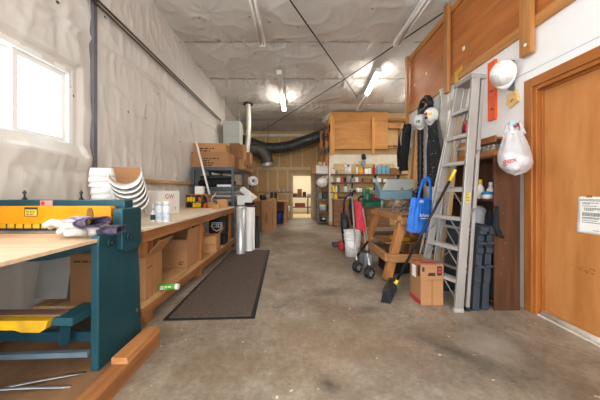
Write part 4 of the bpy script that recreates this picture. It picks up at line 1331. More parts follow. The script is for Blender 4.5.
# grey shelf unit beside the doorway
mu = thing('metal_shelf_unit', 'grey metal shelf unit standing beside the end doorway', 'shelving', (.9, 9.3, 0))
ux0, ux1, uy0, uy1 = .66, 1.00, 9.05, 9.75
gm_ = mat('unit_grey', '#6c655a', .5, .25, var=.1)
mx0, mx1 = sx(318, 9.05), sx(332, 9.05)
for x in (mx0, mx1):
    for y in (uy0, uy1):
        G().box((x-.03, y-.025, 0), (x+.03, y+.025, 1.72)).out('post', gm_, mu)
mz = [.06, .44, .83, 1.27, 1.69]
for z in mz:
    G().box((mx0-.02, uy0-.03, z-.02), (mx1+.02, uy1, z+.015)).out('shelf', gm_, mu)
for y in (uy0, uy1):
    pass
carton('white box full of small parts on top of the grey shelf unit', ((mx0+mx1)/2-.02, 9.3, 1.706), .55, .4, .27, 0, {'Y': (10, .06)}, white_p, name='white_box')
for i, (dx, r) in enumerate(((-.15, .07), (.02, .055), (.16, .075))):
    sack('rag', ['first', 'second', 'third'][i]+' pale rag bundle on the white box atop the shelf unit', 'rag', ((mx0+mx1)/2+dx, 9.15, 2.03), (r*1.2, r, .085), [mat('rag_tan', '#cbb592', .9), white_p, mat('rag_cream', '#dfd0ae', .9)][i], 0, i, group='rags on the white box')
carton('brown carton beside the white box, overhanging toward the doorway', (mx0-.13, 9.3, 1.706), .16, .3, .26, 0, None, card)
t = thing('white_helmet', 'round white tank on the upper shelf of the metal unit', 'tank', (.9, 9.2, 1.29))
p = W(322, 182.5, 9.08)
G().ell(p, (.20, .17, .17), 24, 14).out('tank', white, t)
G().cyl(p+Vector((.1, 0, .1)), p+Vector((.22, 0, .22)), .05, n=14).out('neck', white, t)
G().tube([p+Vector((-.05, -.1, .14)), p+Vector((.02, -.14, .2)), p+Vector((.1, -.12, .2)), p+Vector((.2, -.03, .23))], .018, 8).out('handle', white, t)
G().lathe([(0, 1.286), (.09, 1.286), (.09, 1.30), (.06, 1.31)], (p.x, p.y, 0), 20).out('foot_ring', grey, t)
for i, (px, m, w_, h, z, lab) in enumerate(((320, grey, 3.5, .2, .846, 'grey tool case on the middle unit shelf'), (324.5, dkmetal, 3.5, .24, .846, 'dark tool case on the middle unit shelf'), (328.7, grey, 2.6, .16, .846, 'small grey tin on the middle unit shelf'),
        (322.5, mat('pale_blue', '#93a7b4', .5), 6, .12, .456, 'pale blue tray on the low unit shelf'), (322.5, white_p, 5.4, .08, .578, 'white tray stacked on the pale blue one'), (328.8, dkmetal, 2.4, .22, .456, 'dark canister box on the low unit shelf'),
        (319.5, dkmetal, 2.5, .26, .076, 'dark box at the foot of the unit toward the doorway'), (328, grey, 3.5, .2, .076, 'grey box at the foot of the unit near the chest'))):
    x = sx(px, 9.2); wd = w_*9.2/F
    small('tool_case', lab, 'case', (x-wd/2, 9.1, z), (x+wd/2, 9.4, z+h), m, .015)
t = thing('steel_bowl', 'wide steel bowl at the foot of the metal shelf unit', 'bowl', (sx(323.5, 9.2), 9.15, .078))
G().lathe([(0, 0), (.07, .0), (.16, .14), (.165, .14), (.07, .006)], n=24).out('bowl', steel, t, True)
G().lathe([(.16, .138), (.172, .138), (.172, .146), (.16, .146)], n=24).out('rim', steel, t, True)

# ================================================================== OLD BENCH WITH GREEN MACHINE
ob_ = thing('wooden_workbench', 'dark old workbench carrying the green machine', 'bench', (1.75, 5.6, 0))
G().box((1.27, 5.25, .765), (2.6, 6.0, .805)).out('top', dkwood_x, ob_, bevel=.004)
for x in (1.30, 2.48):
    for y in (5.29, 5.88): G().box((x, y, 0), (x+.09, y+.09, .7645)).out('leg', wood('dark_leg', '#7a5230', '#5d3b20', 'z'), ob_, bevel=.004)
G().box((1.3, 5.30, .2), (2.57, 5.95, .23)).out('shelf', dkwood_x, ob_)
gmach = thing('green_saw', 'green bench machine with curved arm and red motor', 'machine', (1.6, 5.55, .805))
gx = lambda px: (px-CX)*5.5/F
gz = lambda py: H-(py-CY)*5.5/F
G().box((gx(364), 5.4, .806), (gx(385), 5.7, gz(202))).out('base', green_m, gmach, bevel=.01)
pts = [(gx(365.5), 5.5, gz(202)), (gx(363.8), 5.5, gz(198)), (gx(364.5), 5.5, gz(193)), (gx(368), 5.5, gz(190.5)), (gx(370.5), 5.5, gz(194)), (gx(370), 5.5, gz(202))]
G().tube(pts, [.05, .045, .05, .055, .045, .04], 14).out('arm', green_m, gmach)
G().box((gx(369), 5.42, gz(193.5)), (gx(381), 5.6, gz(190))).out('table', grey, gmach, bevel=.008)
G().cyl((gx(374.5), 5.4, gz(197)), (gx(374.5), 5.62, gz(197)), .062, n=20).out('motor', red, gmach)
G().box((gx(374), 5.45, gz(202)), (gx(383), 5.6, gz(197.5))).out('motor_mount', green_m, gmach, bevel=.006)

# ================================================================== TIMBER STAND WITH THE BENDING BRAKE
ts = thing('timber_stand', 'heavy timber trestle stand with splayed legs under the brake', 'stand', (1.65, 3.95, 0))
Z_ = .79
legs = [((1.13, 3.37, 0), (1.37, 3.44, Z_)), ((1.10, 4.55, 0), (1.36, 4.46, Z_)), ((2.07, 3.37, 0), (1.95, 3.44, Z_)), ((2.07, 4.55, 0), (1.95, 4.46, Z_))]
for a, b in legs:
    G().bar(a, b, .10, .10, (0, 1, 0)).out('leg', stand_z, ts, bevel=.008)
G().bar((1.30, 3.36, Z_-.05), (2.02, 3.36, Z_-.05), .05, .10).out('rail', wood('st_x', '#b07f50', '#8d6038', 'x', k=8), ts, bevel=.006)
G().bar((1.28, 3.33, Z_-.01), (1.28, 4.55, Z_-.01), .05, .07).out('rail', stand_m, ts, bevel=.006)
G().bar((1.30, 4.53, Z_-.05), (2.02, 4.53, Z_-.05), .05, .10).out('rail', stand_m, ts, bevel=.006)
G().box((1.31, 3.385, Z_+.021), (2.03, 4.55, Z_+.045)).out('top_board', wood('st_top', '#a87d55', '#866042', 'y', k=8), ts, bevel=.003)
G().bar((1.12, 3.33, .29), (1.13, 4.6, .29), .05, .10).out('lower_rail', stand_m, ts, bevel=.006)
G().bar((1.13, 3.32, .285), (2.08, 3.32, .285), .05, .10).out('lower_rail', wood('st_x2', '#b07f50', '#8d6038', 'x', k=8), ts, bevel=.006)
G().box((1.30, 3.9, .345), (2.05, 4.5, .37)).out('lower_shelf', stand_m, ts)
BK = thing('bending_brake', 'grey blue sheet metal bending brake standing on the timber stand', 'machine', (1.65, 4.2, Z_+.046))
by = 4.15
bx_ = lambda px, Y=by: (px-CX)*Y/F
bz_ = lambda py, Y=by: H-(py-CY)*Y/F
TB = Z_+.046
G().prism([(by, bz_(199)), (by+.05, bz_(199)), (by+.07, bz_(191)), (by+.02, bz_(190.5)), (by-.01, bz_(192))], 'x', bx_(380), bx_(412)).out('front_apron', greyblue, BK, bevel=.005)
g = G(); vs = []
for (x_, sh_) in ((bx_(382), .20), (bx_(415), .10)):
    vs += [Vector((x_, by-.01, bz_(190.2))), Vector((x_, by+.02, bz_(190.8))), Vector((x_+sh_, by+.34, 1.285)), Vector((x_+sh_, by+.33, 1.31)), Vector((x_+sh_*.9, by+.28, 1.315))]
g.add(vs, [(0, 1, 2, 3, 4), (9, 8, 7, 6, 5)]+[(i, 5+i, 5+(i+1) % 5, (i+1) % 5) for i in range(5)])
g.out('clamp_lid', greyblue_l, BK, bevel=.004)
g = G().prism([(by+.02, bz_(198)), (by+.36, bz_(198)), (by+.34, 1.27), (by+.30, 1.27), (by+.1, bz_(192))], 'x', bx_(413), bx_(413)+.06)
g.out('end_frame', greyblue, BK, bevel=.005)
G().prism([(by+.08, bz_(198)), (by+.36, bz_(198)), (by+.34, 1.27), (by+.30, 1.27), (by+.1, bz_(191))], 'x', bx_(380)+.02, bx_(380)+.07).out('end_frame', greyblue, BK, bevel=.005)
for x in (bx_(384), bx_(395), bx_(407)):
    G().cyl((x, by+.1, TB), (x, by+.1, bz_(198)), .016, n=10).out('leg', steel, BK)
    G().lathe([(0, 0), (.03, 0), (.03, .012), (0, .012)], (x, by+.1, TB), 12).out('foot', steel, BK)
for x in (bx_(388), bx_(409)):
    G().cyl((x, by+.28, TB), (x, by+.28, bz_(198)), .016, n=10).out('leg', steel, BK)
kn = G().lathe([(0, 0), (.055, 0), (.06, .01), (.06, .04), (0, .045)], (bx_(414.5), by-.03, bz_(196)), 14, Matrix.Rotation(radians(90), 3, 'X')).out('knob', black, BK)
G().cyl((bx_(412), by-.005, bz_(196)), (bx_(414.5), by-.03, bz_(196)), .018, n=10).out('knob_stem', black, BK)
G().tube([(1.84, by+.1, 1.1), (1.86, by-.2, 1.22), (1.68, 3.5, 1.25), (1.56, 3.2, 1.255)], .016, 10).out('handle_bar', mat('bar_blue', '#5a8da3', .4), BK)
G().box((bx_(408), by-.003, bz_(190.4)), (bx_(411), by+.0, bz_(189))).out('hinge', steel, BK)
for x in (bx_(401), bx_(411)):
    G().bar((x, by+.02, bz_(190)), (x+.02, by-.03, bz_(188)), .03, .01).out('clamp_lever', mat('lever_red', '#b5653f', .5), BK)
# tangle of wire and tools on the stand
for i in range(5):
    x = 1.38+.11*i
    g = G(); pts = []
    for k in range(22):
        a = k*.6+i
        pts.append((x+.09*cos(a)*(1-.2*sin(k)), 3.62+.07*sin(a*1.1)+.1*(i % 2), TB+.012+.006*k*(.5+.5*sin(k*.8))))
    g.tube(pts, .007, 6)
    tag(g.out('wire_tangle', [steel, dkmetal, white, steel, grey][i], None), ['silver wire tangle at the outer stand edge', 'dark wire tangle under the brake front', 'white cable tangle on the stand', 'silver wire tangle before the brake knob', 'grey cable heap at the wall side of the stand'][i], 'wire')
small('yellow_case', 'yellow case on the low shelf of the timber stand', 'case', (1.45, 3.95, .371), (1.68, 4.2, .44), yellow_w, .02)
small('timber_block', 'pale timber block on the stand shelf', 'block', (1.78, 3.6, .371), (2.0, 3.9, .44), pine_x, .005)
small('black_crate', 'black crate on the floor beneath the timber stand', 'crate', (1.20, 3.6, 0), (1.52, 3.95, .24), black, .02)
small('grey_toolbox', 'grey toolbox on the floor behind the stroller wheels', 'toolbox', (.98, 3.86, 0), (1.09, 4.2, .2), mat('tb_grey', '#7f868c', .45), .02)
# little post standing in the stand
g = G().bar((1.45, 3.8, .372), (1.47, 3.8, .70), .12, .04); tag(g.out('timber_offcut', stand_z, None), 'short upright board standing on the stand shelf', 'timber')

# blue tote
bb = thing('blue_tote_bag', 'bright blue tote bag with white lettering hanging before the brake', 'bag', (1.48, 3.2, .65))
Y0 = 3.18
def bag_front(s):
    def f(u, v):
        w_ = .115+.038*(1-v)**.7
        x = (u-.5)*2
        th = .055*(1-abs(x)**3)*(1-.55*v)*s
        z = .63+.42*v-.02*(1-x*x)*v+.018*(1-v)*(abs(x)**4)
        return Vector((1.45+.035*v+x*w_+.010*noise.noise(Vector((x*3, v*4, s))), Y0-th+.012*noise.noise(Vector((x*5, v*3, s*2+4))), z))
    return f
g = G().sheet(bag_front(1), 26, 22).sheet(bag_front(-1), 26, 22)
g.out('body', blue_bag, bb)
for dy, dx in ((-.03, 0), (.04, .03)):
    P_ = [(1.43+dx, Y0+dy, 1.02), (1.455+dx, Y0+dy, 1.14), (1.50+dx, Y0+.01, 1.245), (1.545+dx, Y0+.01, 1.285), (1.57+dx, Y0+dy*.6, 1.24), (1.58+dx, Y0+dy, 1.12), (1.575+dx, Y0+dy, 1.02)]
    out_ = []
    for i in range(len(P_)-1):
        for k in range(5): out_.append(Vector(P_[i]).lerp(Vector(P_[i+1]), k/5))
    out_.append(Vector(P_[-1]))
    G().tube(out_, .014, 8, flat=(1, .5, 1)).out('strap', blue_bag, bb)
text('lettering', 'hhm', .06, white, face_M((1.485, Y0-.064, .835), (1, 0, -.03), (0, .03, 1)), bb)
g = G().box((1.44, Y0-.066, .795), (1.53, Y0-.0645, .802)); g.out('underline', white, bb)
text('small_mark', 'm', .06, white, face_M((1.46, Y0-.05, 1.0), (1, 0, 0), (0, 0, 1)), bb)

# folded stroller
stw = thing('folded_stroller', 'folded umbrella stroller with red seat leaning at the timber stand', 'stroller', (.9, 3.7, 0))
fr = mat('stroller_tube', '#a8a39c', .35, .5)
WN = Vector((.55, -.83, 0)).normalized(); WT = Vector((.83, .55, 0)).normalized()
def wheel(c, r):
    c = Vector(c)
    w_ = G()
    w_.tube([c+WT*r*.8*cos(2*pi*i/20)+Vector((0, 0, r*.8*sin(2*pi*i/20))) for i in range(20)], r*.2, 8, True)
    o = w_.out('wheel', rubber, stw)
    h_ = G().cyl(c-WN*.012, c+WN*.012, r*.3, n=12)
    for k in range(5):
        a = 2*pi*k/5
        h_.bar(c, c+(WT*cos(a)+Vector((0, 0, sin(a))))*r*.7, .014, .018, WN)
    h_.out('hub', mat('hub_grey', '#77777a', .5), o)
for (x, y) in ((.82, 3.72), (.845, 3.66), (.915, 3.46), (.94, 3.40)):
    wheel((x, y, .072), .072)
for i, (wx, wy) in enumerate(((.822, 3.67), (.922, 3.41))):
    G().box((wx-.025, wy-.03, .10), (wx+.025, wy+.03, .17)).out('caster_fork', black, stw, bevel=.006)
fa, fb = Vector((.822, 3.68, .16)), Vector((.93, 3.42, .16))
ha, hb_ = Vector((.98, 4.2, 1.0)), Vector((1.04, 4.05, .98))
ra, rb = Vector((.97, 4.72, 1.03)), Vector((1.04, 4.60, 1.0))
G().tube([fa, fa.lerp(ra, .5), ra], .014, 10).out('frame_tube', fr, stw)
G().tube([fb, fb.lerp(rb+Vector((.03, 0, -.1)), .5), rb+Vector((.03, 0, -.06))], .014, 10).out('frame_tube', fr, stw)
G().tube([fb+Vector((.0, .1, .08)), Vector((1.0, 3.8, .42)), Vector((1.06, 4.3, .84))], .013, 10).out('frame_tube', fr, stw)
G().bar((.86, 3.63, .30), (.97, 3.58, .30), .03, .03).out('cross_brace', black, stw)
G().bar((.84, 3.72, .22), (.93, 3.50, .46), .022, .022).out('cross_brace', black, stw)
for p in (ra, rb+Vector((.03, 0, -.06))):
    G().tube([p, p+Vector((-.005, .02, .05)), p+Vector((.03, .0, .085)), p+Vector((.075, -.02, .10))], .019, 10).out('handle', black, stw)
def seat(u, v):
    p = fa.lerp(ra, .42+.5*v)+Vector((.03, -.03, 0)); q = fb.lerp(rb, .42+.5*v)+Vector((.03, -.03, 0))
    r_ = p.lerp(q, u)
    return r_+Vector((.02*sin(u*pi), -.035*sin(u*pi)+.02*sin(u*9+v*4), .01*sin(u*14)))
G().sheet(seat, 16, 14).out('seat_cloth', red_c, stw, solid=.012)
G().tube([Vector((.94, 4.50, .56)), Vector((.93, 4.66, .82)), Vector((.95, 4.76, .98))], [.03, .035, .02], 12).out('folded_canopy', black_c, stw)

# nested buckets
def bucket(label, z, zt):
    t = thing('white_bucket', label, 'bucket', (.955, 4.60, z), 0, None)
    G().lathe([(0, .004), (.118, .004), (.142, zt), (.136, zt), (.112, .012), (0, .012)], n=32).out('shell', white, t, True)
    G().lathe([(.141, zt-.075), (.150, zt-.07), (.150, zt-.06), (.141, zt-.055)], n=32).out('ring', white, t, True)
    G().lathe([(.141, zt-.02), (.152, zt-.016), (.152, zt), (.138, zt)], n=32).out('rim', white, t, True)
    return t
b1 = bucket('white plastic bucket on the floor, carrying a second bucket inside it', 0, .36)
b2 = bucket('upper white bucket nested inside the one on the floor', .085, .36)
P_ = [(.146*cos(a), .146*sin(a)-.0, .30-.13*sin((a-pi)*1.0)*1.0) for a in [pi+i*pi/14 for i in range(15)]]
G().tube([(.15*cos(pi+i*pi/14), .155*sin(pi+i*pi/14), .30-.16*sin(i*pi/14)) for i in range(15)], .0035, 6).out('bail', steel, b1, True)
small('red_bag', 'red bag on the concrete beside the bucket', 'bag', (.80, 4.95, 0), (.88, 5.25, .16), red_c, .04)
small('purple_bag', 'dark purple flat case on the concrete by the red bag', 'case', (.72, 5.3, 0), (.95, 5.55, .07), mat('purple', '#3e3148', .6), .02)
tb_ = thing('floor_vacuum', 'dark upright vacuum cleaner behind the white buckets', 'vacuum', (.95, 5.1, 0))
G().box((.84, 5.0, .01), (1.10, 5.3, .12)).out('head', black, tb_, bevel=.03)
G().tube([(.97, 5.2, .12), (.94, 5.22, .45), (.92, 5.25, .70)], [.08, .09, .06], 16).out('body', dkmetal, tb_)
G().tube([(.92, 5.25, .70), (.93, 5.28, .92), (.98, 5.26, 1.02), (1.02, 5.2, 1.04)], .02, 10).out('handle', black, tb_)

# ================================================================== BROOM, CARTON AND LADDER
br = thing('push_broom', 'push broom with black handle and yellow grip leaning on the ladder', 'broom', (.95, 2.75, 0))
hA, hB = Vector((1.03, 2.80, .15)), Vector((1.545, 2.60, 1.33))
G().tube([hA, hA.lerp(hB, .91)], .0125, 12).out('handle', black, br)
gp = G().tube([hA.lerp(hB, .905), hA.lerp(hB, .995), hA.lerp(hB, 1.0)], [.0145, .0145, .011], 12).out('grip', yel_p, br)
G().tube([hA.lerp(hB, 1.0), hA.lerp(hB, 1.015)], .012, 12).out('end_cap', black, gp)
G().tube([hA.lerp(hB, -.0), hA.lerp(hB, .035)], .019, 12).out('socket', yel_p, br)
rot = radians(62)
Rb = Matrix.Translation((.99, 2.86, .085)) @ Matrix.Rotation(rot, 4, 'Z') @ Matrix.Rotation(radians(0), 4, 'X')
g = G()
t_ = G().box((-.22, -.035, 0), (.22, .035, .045))
g.add([Rb @ v for v in t_.v], t_.f); g.out('block', black, br, bevel=.006)
g = G()
for i in range(30):
    for j in range(5):
        x, y = -.212+.424*i/29, -.028+.056*j/4
        a = Rb @ Vector((x, y, 0)); b = Rb @ Vector((x*1.05, y*1.5, -.083))
        g.bar(a, b, .010, .010)
g.out('bristles', mat('bristle', '#2a2b2e', .9), br)['kind'] = 'stuff'
br_b = [Rb @ Vector((sx_*.07, 0, .045)) for sx_ in (-1, 1)]
for p in br_b:
    G().bar(p, hA.lerp(hB, .055), .014, .006).out('brace', black, br)

cx_b = carton('taped cardboard carton with red band standing on the floor before the ladder', (1.318, 2.725, 0), .225, .225, .395, radians(2), None, card)
def bxM(u, v): # front face of the carton
    M_ = Matrix.Translation((1.318, 2.725, 0)) @ Matrix.Rotation(radians(2), 4, 'Z')
    return M_ @ Vector((-.1125+u*.225, -.1135, v*.395))
def quad(name, pts, m, parent, n):
    g = G(); n = Vector(n)
    vs = [Vector(p) for p in pts]+[Vector(p)+n*.0012 for p in pts]
    g.add(vs, [(3, 2, 1, 0), (4, 5, 6, 7), (0, 1, 5, 4), (1, 2, 6, 5), (2, 3, 7, 6), (3, 0, 4, 7)])
    return g.out(name, m, parent)
fn = (0, -1, 0)
quad('printed_panel', [bxM(.72, .74), bxM(.93, .74), bxM(.93, .97), bxM(.72, .97)], mat('panel_black', '#2c2624', .7), cx_b, fn)
quad('printed_badge', [bxM(.30, .73), bxM(.66, .73), bxM(.62, .81), bxM(.34, .81)], mat('panel_black', '#2c2624', .7), cx_b, fn)
quad('printed_mark', [bxM(.06, .84), bxM(.16, .84), bxM(.16, .95), bxM(.06, .95)], ink, cx_b, fn)
g = G()
for (u, v) in ((.76, .93), (.76, .85)):
    q = bxM(u, v); g.box((q.x, q.y-.0030, q.z-.02), (q.x+.03, q.y-.0014, q.z))
g.out('panel_icons', ink_red, cx_b)
quad('tape_strip', [bxM(.46, 0), bxM(.56, 0), bxM(.56, .64), bxM(.46, .64)], tape, cx_b, fn)
quad('tape_strip', [bxM(0, .60), bxM(1, .60), bxM(1, .66), bxM(0, .66)], tape, cx_b, fn)
def sxM(u, v):
    M_ = Matrix.Translation((1.318, 2.725, 0)) @ Matrix.Rotation(radians(2), 4, 'Z')
    return M_ @ Vector((-.1130, .1125-u*.225, v*.395))
ln = (-1, 0, 0)
quad('red_band', [sxM(0, .02), sxM(1, .02), sxM(1, .13), sxM(0, .13)], ink_red, cx_b, ln)
quad('shipping_label', [sxM(.2, .62), sxM(.55, .62), sxM(.55, .92), sxM(.2, .92)], paper, cx_b, ln)
quad('printed_panel', [sxM(.72, .70), sxM(.93, .70), sxM(.93, .97), sxM(.72, .97)], ink, cx_b, ln)
g = G().box((1.24, 2.66, .4012), (1.40, 2.72, .4022)).box((1.22, 2.76, .4012), (1.30, 2.80, .4022)); g.out('top_print', ink_red, cx_b)

ld = thing('step_ladder', 'tall aluminium step ladder leaning folded against the wall clutter', 'ladder', (1.5, 2.7, 0))
nb, ntp = Vector((1.495, 2.475, 0)), Vector((1.672, 2.50, 2.19))
fb2, ft = Vector((1.36, 2.95, 0)), Vector((1.66, 2.72, 2.19))
ud = (1, 0, 0)
G().bar(nb, ntp, .03, .078, ud).out('front_rail', alu, ld, bevel=.004)
G().bar(fb2, ft, .03, .078, ud).out('front_rail', alu, ld, bevel=.004)
rnb, rnt = Vector((1.592, 2.50, 0)), Vector((1.752, 2.52, 2.17))
rfb, rft = Vector((1.475, 2.95, 0)), Vector((1.742, 2.74, 2.17))
G().bar(rnb, rnt, .022, .032, ud).out('rear_rail', alu, ld, bevel=.003)
G().bar(rfb, rft, .022, .032, ud).out('rear_rail', alu, ld, bevel=.003)
for z in (.287, .587, .867, 1.14, 1.40, 1.66, 1.91):
    t = z/2.19
    a = nb.lerp(ntp, t)+Vector((0, .016, 0)); b = fb2.lerp(ft, t)-Vector((0, .016, 0))
    d = (b-a)
    g = G().bar(a, b, .080, .008); g.bar(a+Vector((-.038, 0, -.012)), b+Vector((-.038, 0, -.012)), .006, .032); g.bar(a+Vector((.038, 0, -.012)), b+Vector((.038, 0, -.012)), .006, .032)
    st_ = g.out('step', alu_d, ld)
    if z < 1.2:
        for (p, q, e) in ((a, b, nb.lerp(ntp, (z-.17)/2.19)), (b, a, fb2.lerp(ft, (z-.17)/2.19))):
            G().bar(p.lerp(q, .38)+Vector((-.03, 0, -.01)), e+Vector((-.03, .0, 0)), .012, .004).out('step_brace', alu, st_)
for z in (.35, .75, 1.15, 1.55, 1.95):
    t = z/2.17
    G().bar(rnb.lerp(rnt, t), rfb.lerp(rft, t), .018, .025).out('rear_bar', alu, ld)
for (a, b) in ((.35, .75), (.75, .35)):
    G().bar(rnb.lerp(rnt, a/2.17)+Vector((.014, 0, 0)), rfb.lerp(rft, b/2.17)+Vector((.014, 0, 0)), .014, .004).out('rear_brace', alu, ld)
g = G().prism([(1.62, 2.475), (1.78, 2.50), (1.77, 2.765), (1.61, 2.745)], 'z', 2.17, 2.215)
g.out('top_cap', alu, ld, bevel=.006)
for z in (.9, 1.45):
    G().bar(nb.lerp(ntp, z/2.19)+Vector((.03, -.02, 0)), rnb.lerp(rnt, (z+.06)/2.17)+Vector((0, -.018, 0)), .02, .005).out('spreader', alu, ld)
for p in (nb, fb2, rnb, rfb):
    G().box((p.x-.042 if p in (nb, fb2) else p.x-.02, p.y-.02, 0), (p.x+.042 if p in (nb, fb2) else p.x+.02, p.y+.02, .035)).out('foot', rubber if p in (rnb, rfb) else alu_d, ld, bevel=.004)
p = nb.lerp(ntp, 1.06/2.19)
c_ = p+Vector((0, -.0165, 0))
lab = G().bar(c_-Vector((.004, 0, .05)), c_+Vector((.004, .0, .05)), .004, .045, ud).out('yellow_label', mat('label_yellow', '#c9b45a', .5), ld)
g = G(); word_lines(g, c_+Vector((-.018, -.0025, .045)), (1, 0, .0), (0, 0, 1), .034, [1, .8, .9, 1, .7, .9], .014, .006); g.out('label_print', ink, lab)

# plastic sawhorses folded flat
def sawhorse(label, x):
    t = thing('folding_sawhorse', label, 'sawhorse', (x, 2.8, 0), 0, None)
    prof = [(-.36, 0), (-.30, 0), (-.27, .18), (.27, .18), (.30, 0), (.36, 0), (.345, .25), (.355, .27), (.34, .52), (.36, .54), (.36, .58), (.335, .60), (.35, .70), (.39, .72), (.39, .78), (-.39, .78), (-.39, .72), (-.35, .70), (-.335, .60), (-.36, .58), (-.36, .54), (-.34, .52), (-.355, .27), (-.345, .25)]
    G().prism(prof, 'x', -.030, .030).out('leg_frame', saw_plastic, t, True, bevel=.004)
    G().box((-.032, -.40, .745), (.046, .40, .79)).out('beam', saw_plastic, t, True, bevel=.006)
    for i, z in enumerate((.40, .62)):
        G().box((-.033, -.372, z), (.044, -.335, z+.025)).out('rib', saw_plastic, t, True, bevel=.003)
    for y in (-.12, .12):
        G().box((-.0355, y-.07, .28), (-.0301, y+.07, .62)).out('recess_panel', case_p, t, True, bevel=.003)
    t.rotation_euler.y = radians(4.5); t.scale = (1, .74, 1)
    return t
s1 = sawhorse('grey plastic folding sawhorse standing right against the ladder', 1.665)
s2 = sawhorse('grey plastic folding sawhorse standing between the other sawhorse and the dark bookcase', 1.765)
s2.location.y = 2.77; s1.location = (1.665, 2.75, .0)
for s_ in (s1, s2): s_.location.z = .004
s2['label'] = 'grey folding sawhorse standing on the bookcase side of the ladder one'

# dark bookcase against the wall
bc_ = thing('dark_bookcase', 'dark walnut bookcase whose plain side panel faces the room', 'bookcase', (2.0, 2.95, 0))
kx0, kx1, ky0, ky1, kz = 1.85, 2.09, 2.5, 3.40, 1.46
G().box((kx0, ky0, 0), (kx1, ky0+.02, kz)).out('side_panel', walnut, bc_, bevel=.002)
G().box((kx0, ky1-.02, 0), (kx1, ky1, kz)).out('side_panel', walnut, bc_, bevel=.002)
G().box((kx1-.01, ky0+.021, .0), (kx1, ky1-.021, kz)).out('back_panel', walnut, bc_)
for z in (.06, .55, 1.02, kz-.02):
    G().box((kx0+.005, ky0+.021, z), (kx1-.0105, ky1-.021, z+.02)).out('shelf', walnut, bc_)
g = G()
for (y, z) in ((0, .95), (0, .7)): pass
for i in range(7):
    g.cyl((kx0+.06+.02*(i % 3), ky0-.001, .35+.14*i), (kx0+.06+.02*(i % 3), ky0+.001, .35+.14*i), .003, n=6)
g.out('peg_holes', mat('nick', '#b3a08c', .8), bc_)
# timber tray on the bookcase, with jars
tr_ = thing('timber_tray', 'pine tray of jars on top of the dark bookcase', 'tray', (1.97, 2.95, kz))
G().box((1.86, 2.52, kz+.001), (2.09, 3.36, kz+.016)).out('bottom', pine_y, tr_)
for x in (1.86, 2.075): G().box((x, 2.52, kz+.0161), (x+.015, 3.36, kz+.05)).out('side', pine_y, tr_)
for y in (2.52, 3.345): G().box((1.8751, y, kz+.0161), (2.0749, y+.015, kz+.05)).out('end', pine_y, tr_)
sl = thing('timber_ledge', 'pine ledge fixed to the white wall just above the jars', 'ledge', (2.1, 2.9, 1.6))
G().box((1.93, 2.58, 1.625), (XR-.001, 3.5, 1.645)).out('board', pine_y, sl)
G().box((1.915, 2.58, 1.60), (1.93, 3.5, 1.66)).out('lip', pine_y, sl)
glass_j = mat('jar_glass', '#8d877b', .15, col2='#5e574c', scale=30, coat=.4)
for i in range(6):
    y = 2.60+.062*i
    t = thing('storage_jar', 'small jar of hardware in the pine tray, '+['first', 'second', 'third', 'fourth', 'fifth', 'sixth'][i]+' from its near end', 'jar', (1.915, y, kz+.017), 0, 'jars in the pine tray')
    G().lathe([(0, 0), (.027, 0), (.028, .075), (0, .075)], n=14).out('glass', glass_j, t, True)
    G().lathe([(0, .0751), (.027, .0751), (.027, .095), (0, .095)], n=14).out('lid', steel, t, True)
carton('small brown carton in the tray behind the ladder steps', (1.97, 3.12, kz+.018), .16, .22, .19, 0, None, card2, prints=[('x', .2, .6, .4, [1, .7], .02)])
# things in the bookcase
bz2 = 1.041
bottle('white bottle with yellow cap in the dark bookcase', (1.93, 2.81, bz2), .035, .20, white, yel_p, .25)
bottle('white bottle standing behind the blue lid in the bookcase', (1.97, 2.715, bz2), .035, .17, white, white, .25)
t = thing('blue_lidded_tub', 'white tub with blue lid on the upper bookcase shelf', 'tub', (1.91, 2.675, bz2))
G().lathe([(0, 0), (.045, 0), (.05, .045), (0, .045)], n=22).out('tub', white_p, t, True)
G().lathe([(0, .0451), (.054, .0451), (.054, .062), (.02, .075), (0, .075)], n=22).out('lid', blue_p, t, True)
sack('white_bag', 'white plastic bag stuffed on the middle bookcase shelf', 'bag', (1.93, 2.84, .80), (.06, .09, .16), bagm, 0, 4)
bottle('white jug standing deep in the middle bookcase shelf', (1.98, 2.95, .571), .06, .26, white, blue_p, .2)
sack('black_pouch', 'black cloth pouch on the middle bookcase shelf', 'pouch', (1.94, 2.66, .76), (.05, .05, .18), black_c, 0, 6)
g = G().tube([(1.86, 2.48, .98), (1.845, 2.47, .90), (1.835, 2.465, .80), (1.865, 2.462, .72), (1.905, 2.465, .69)], [.014, .022, .028, .024, .012], 10)
tag(g.out('black_strap', black_c, None), 'black strap hanging out over the bookcase edge', 'strap')
small('yellow_block', 'yellow block lying on the low bookcase shelf', 'block', (1.87, 2.55, .571), (1.93, 2.60, .60), yel_p, .004)
small('dark_case', 'dark case on the bottom bookcase shelf', 'case', (1.87, 2.55, .081), (2.05, 3.0, .4), case_p, .02)

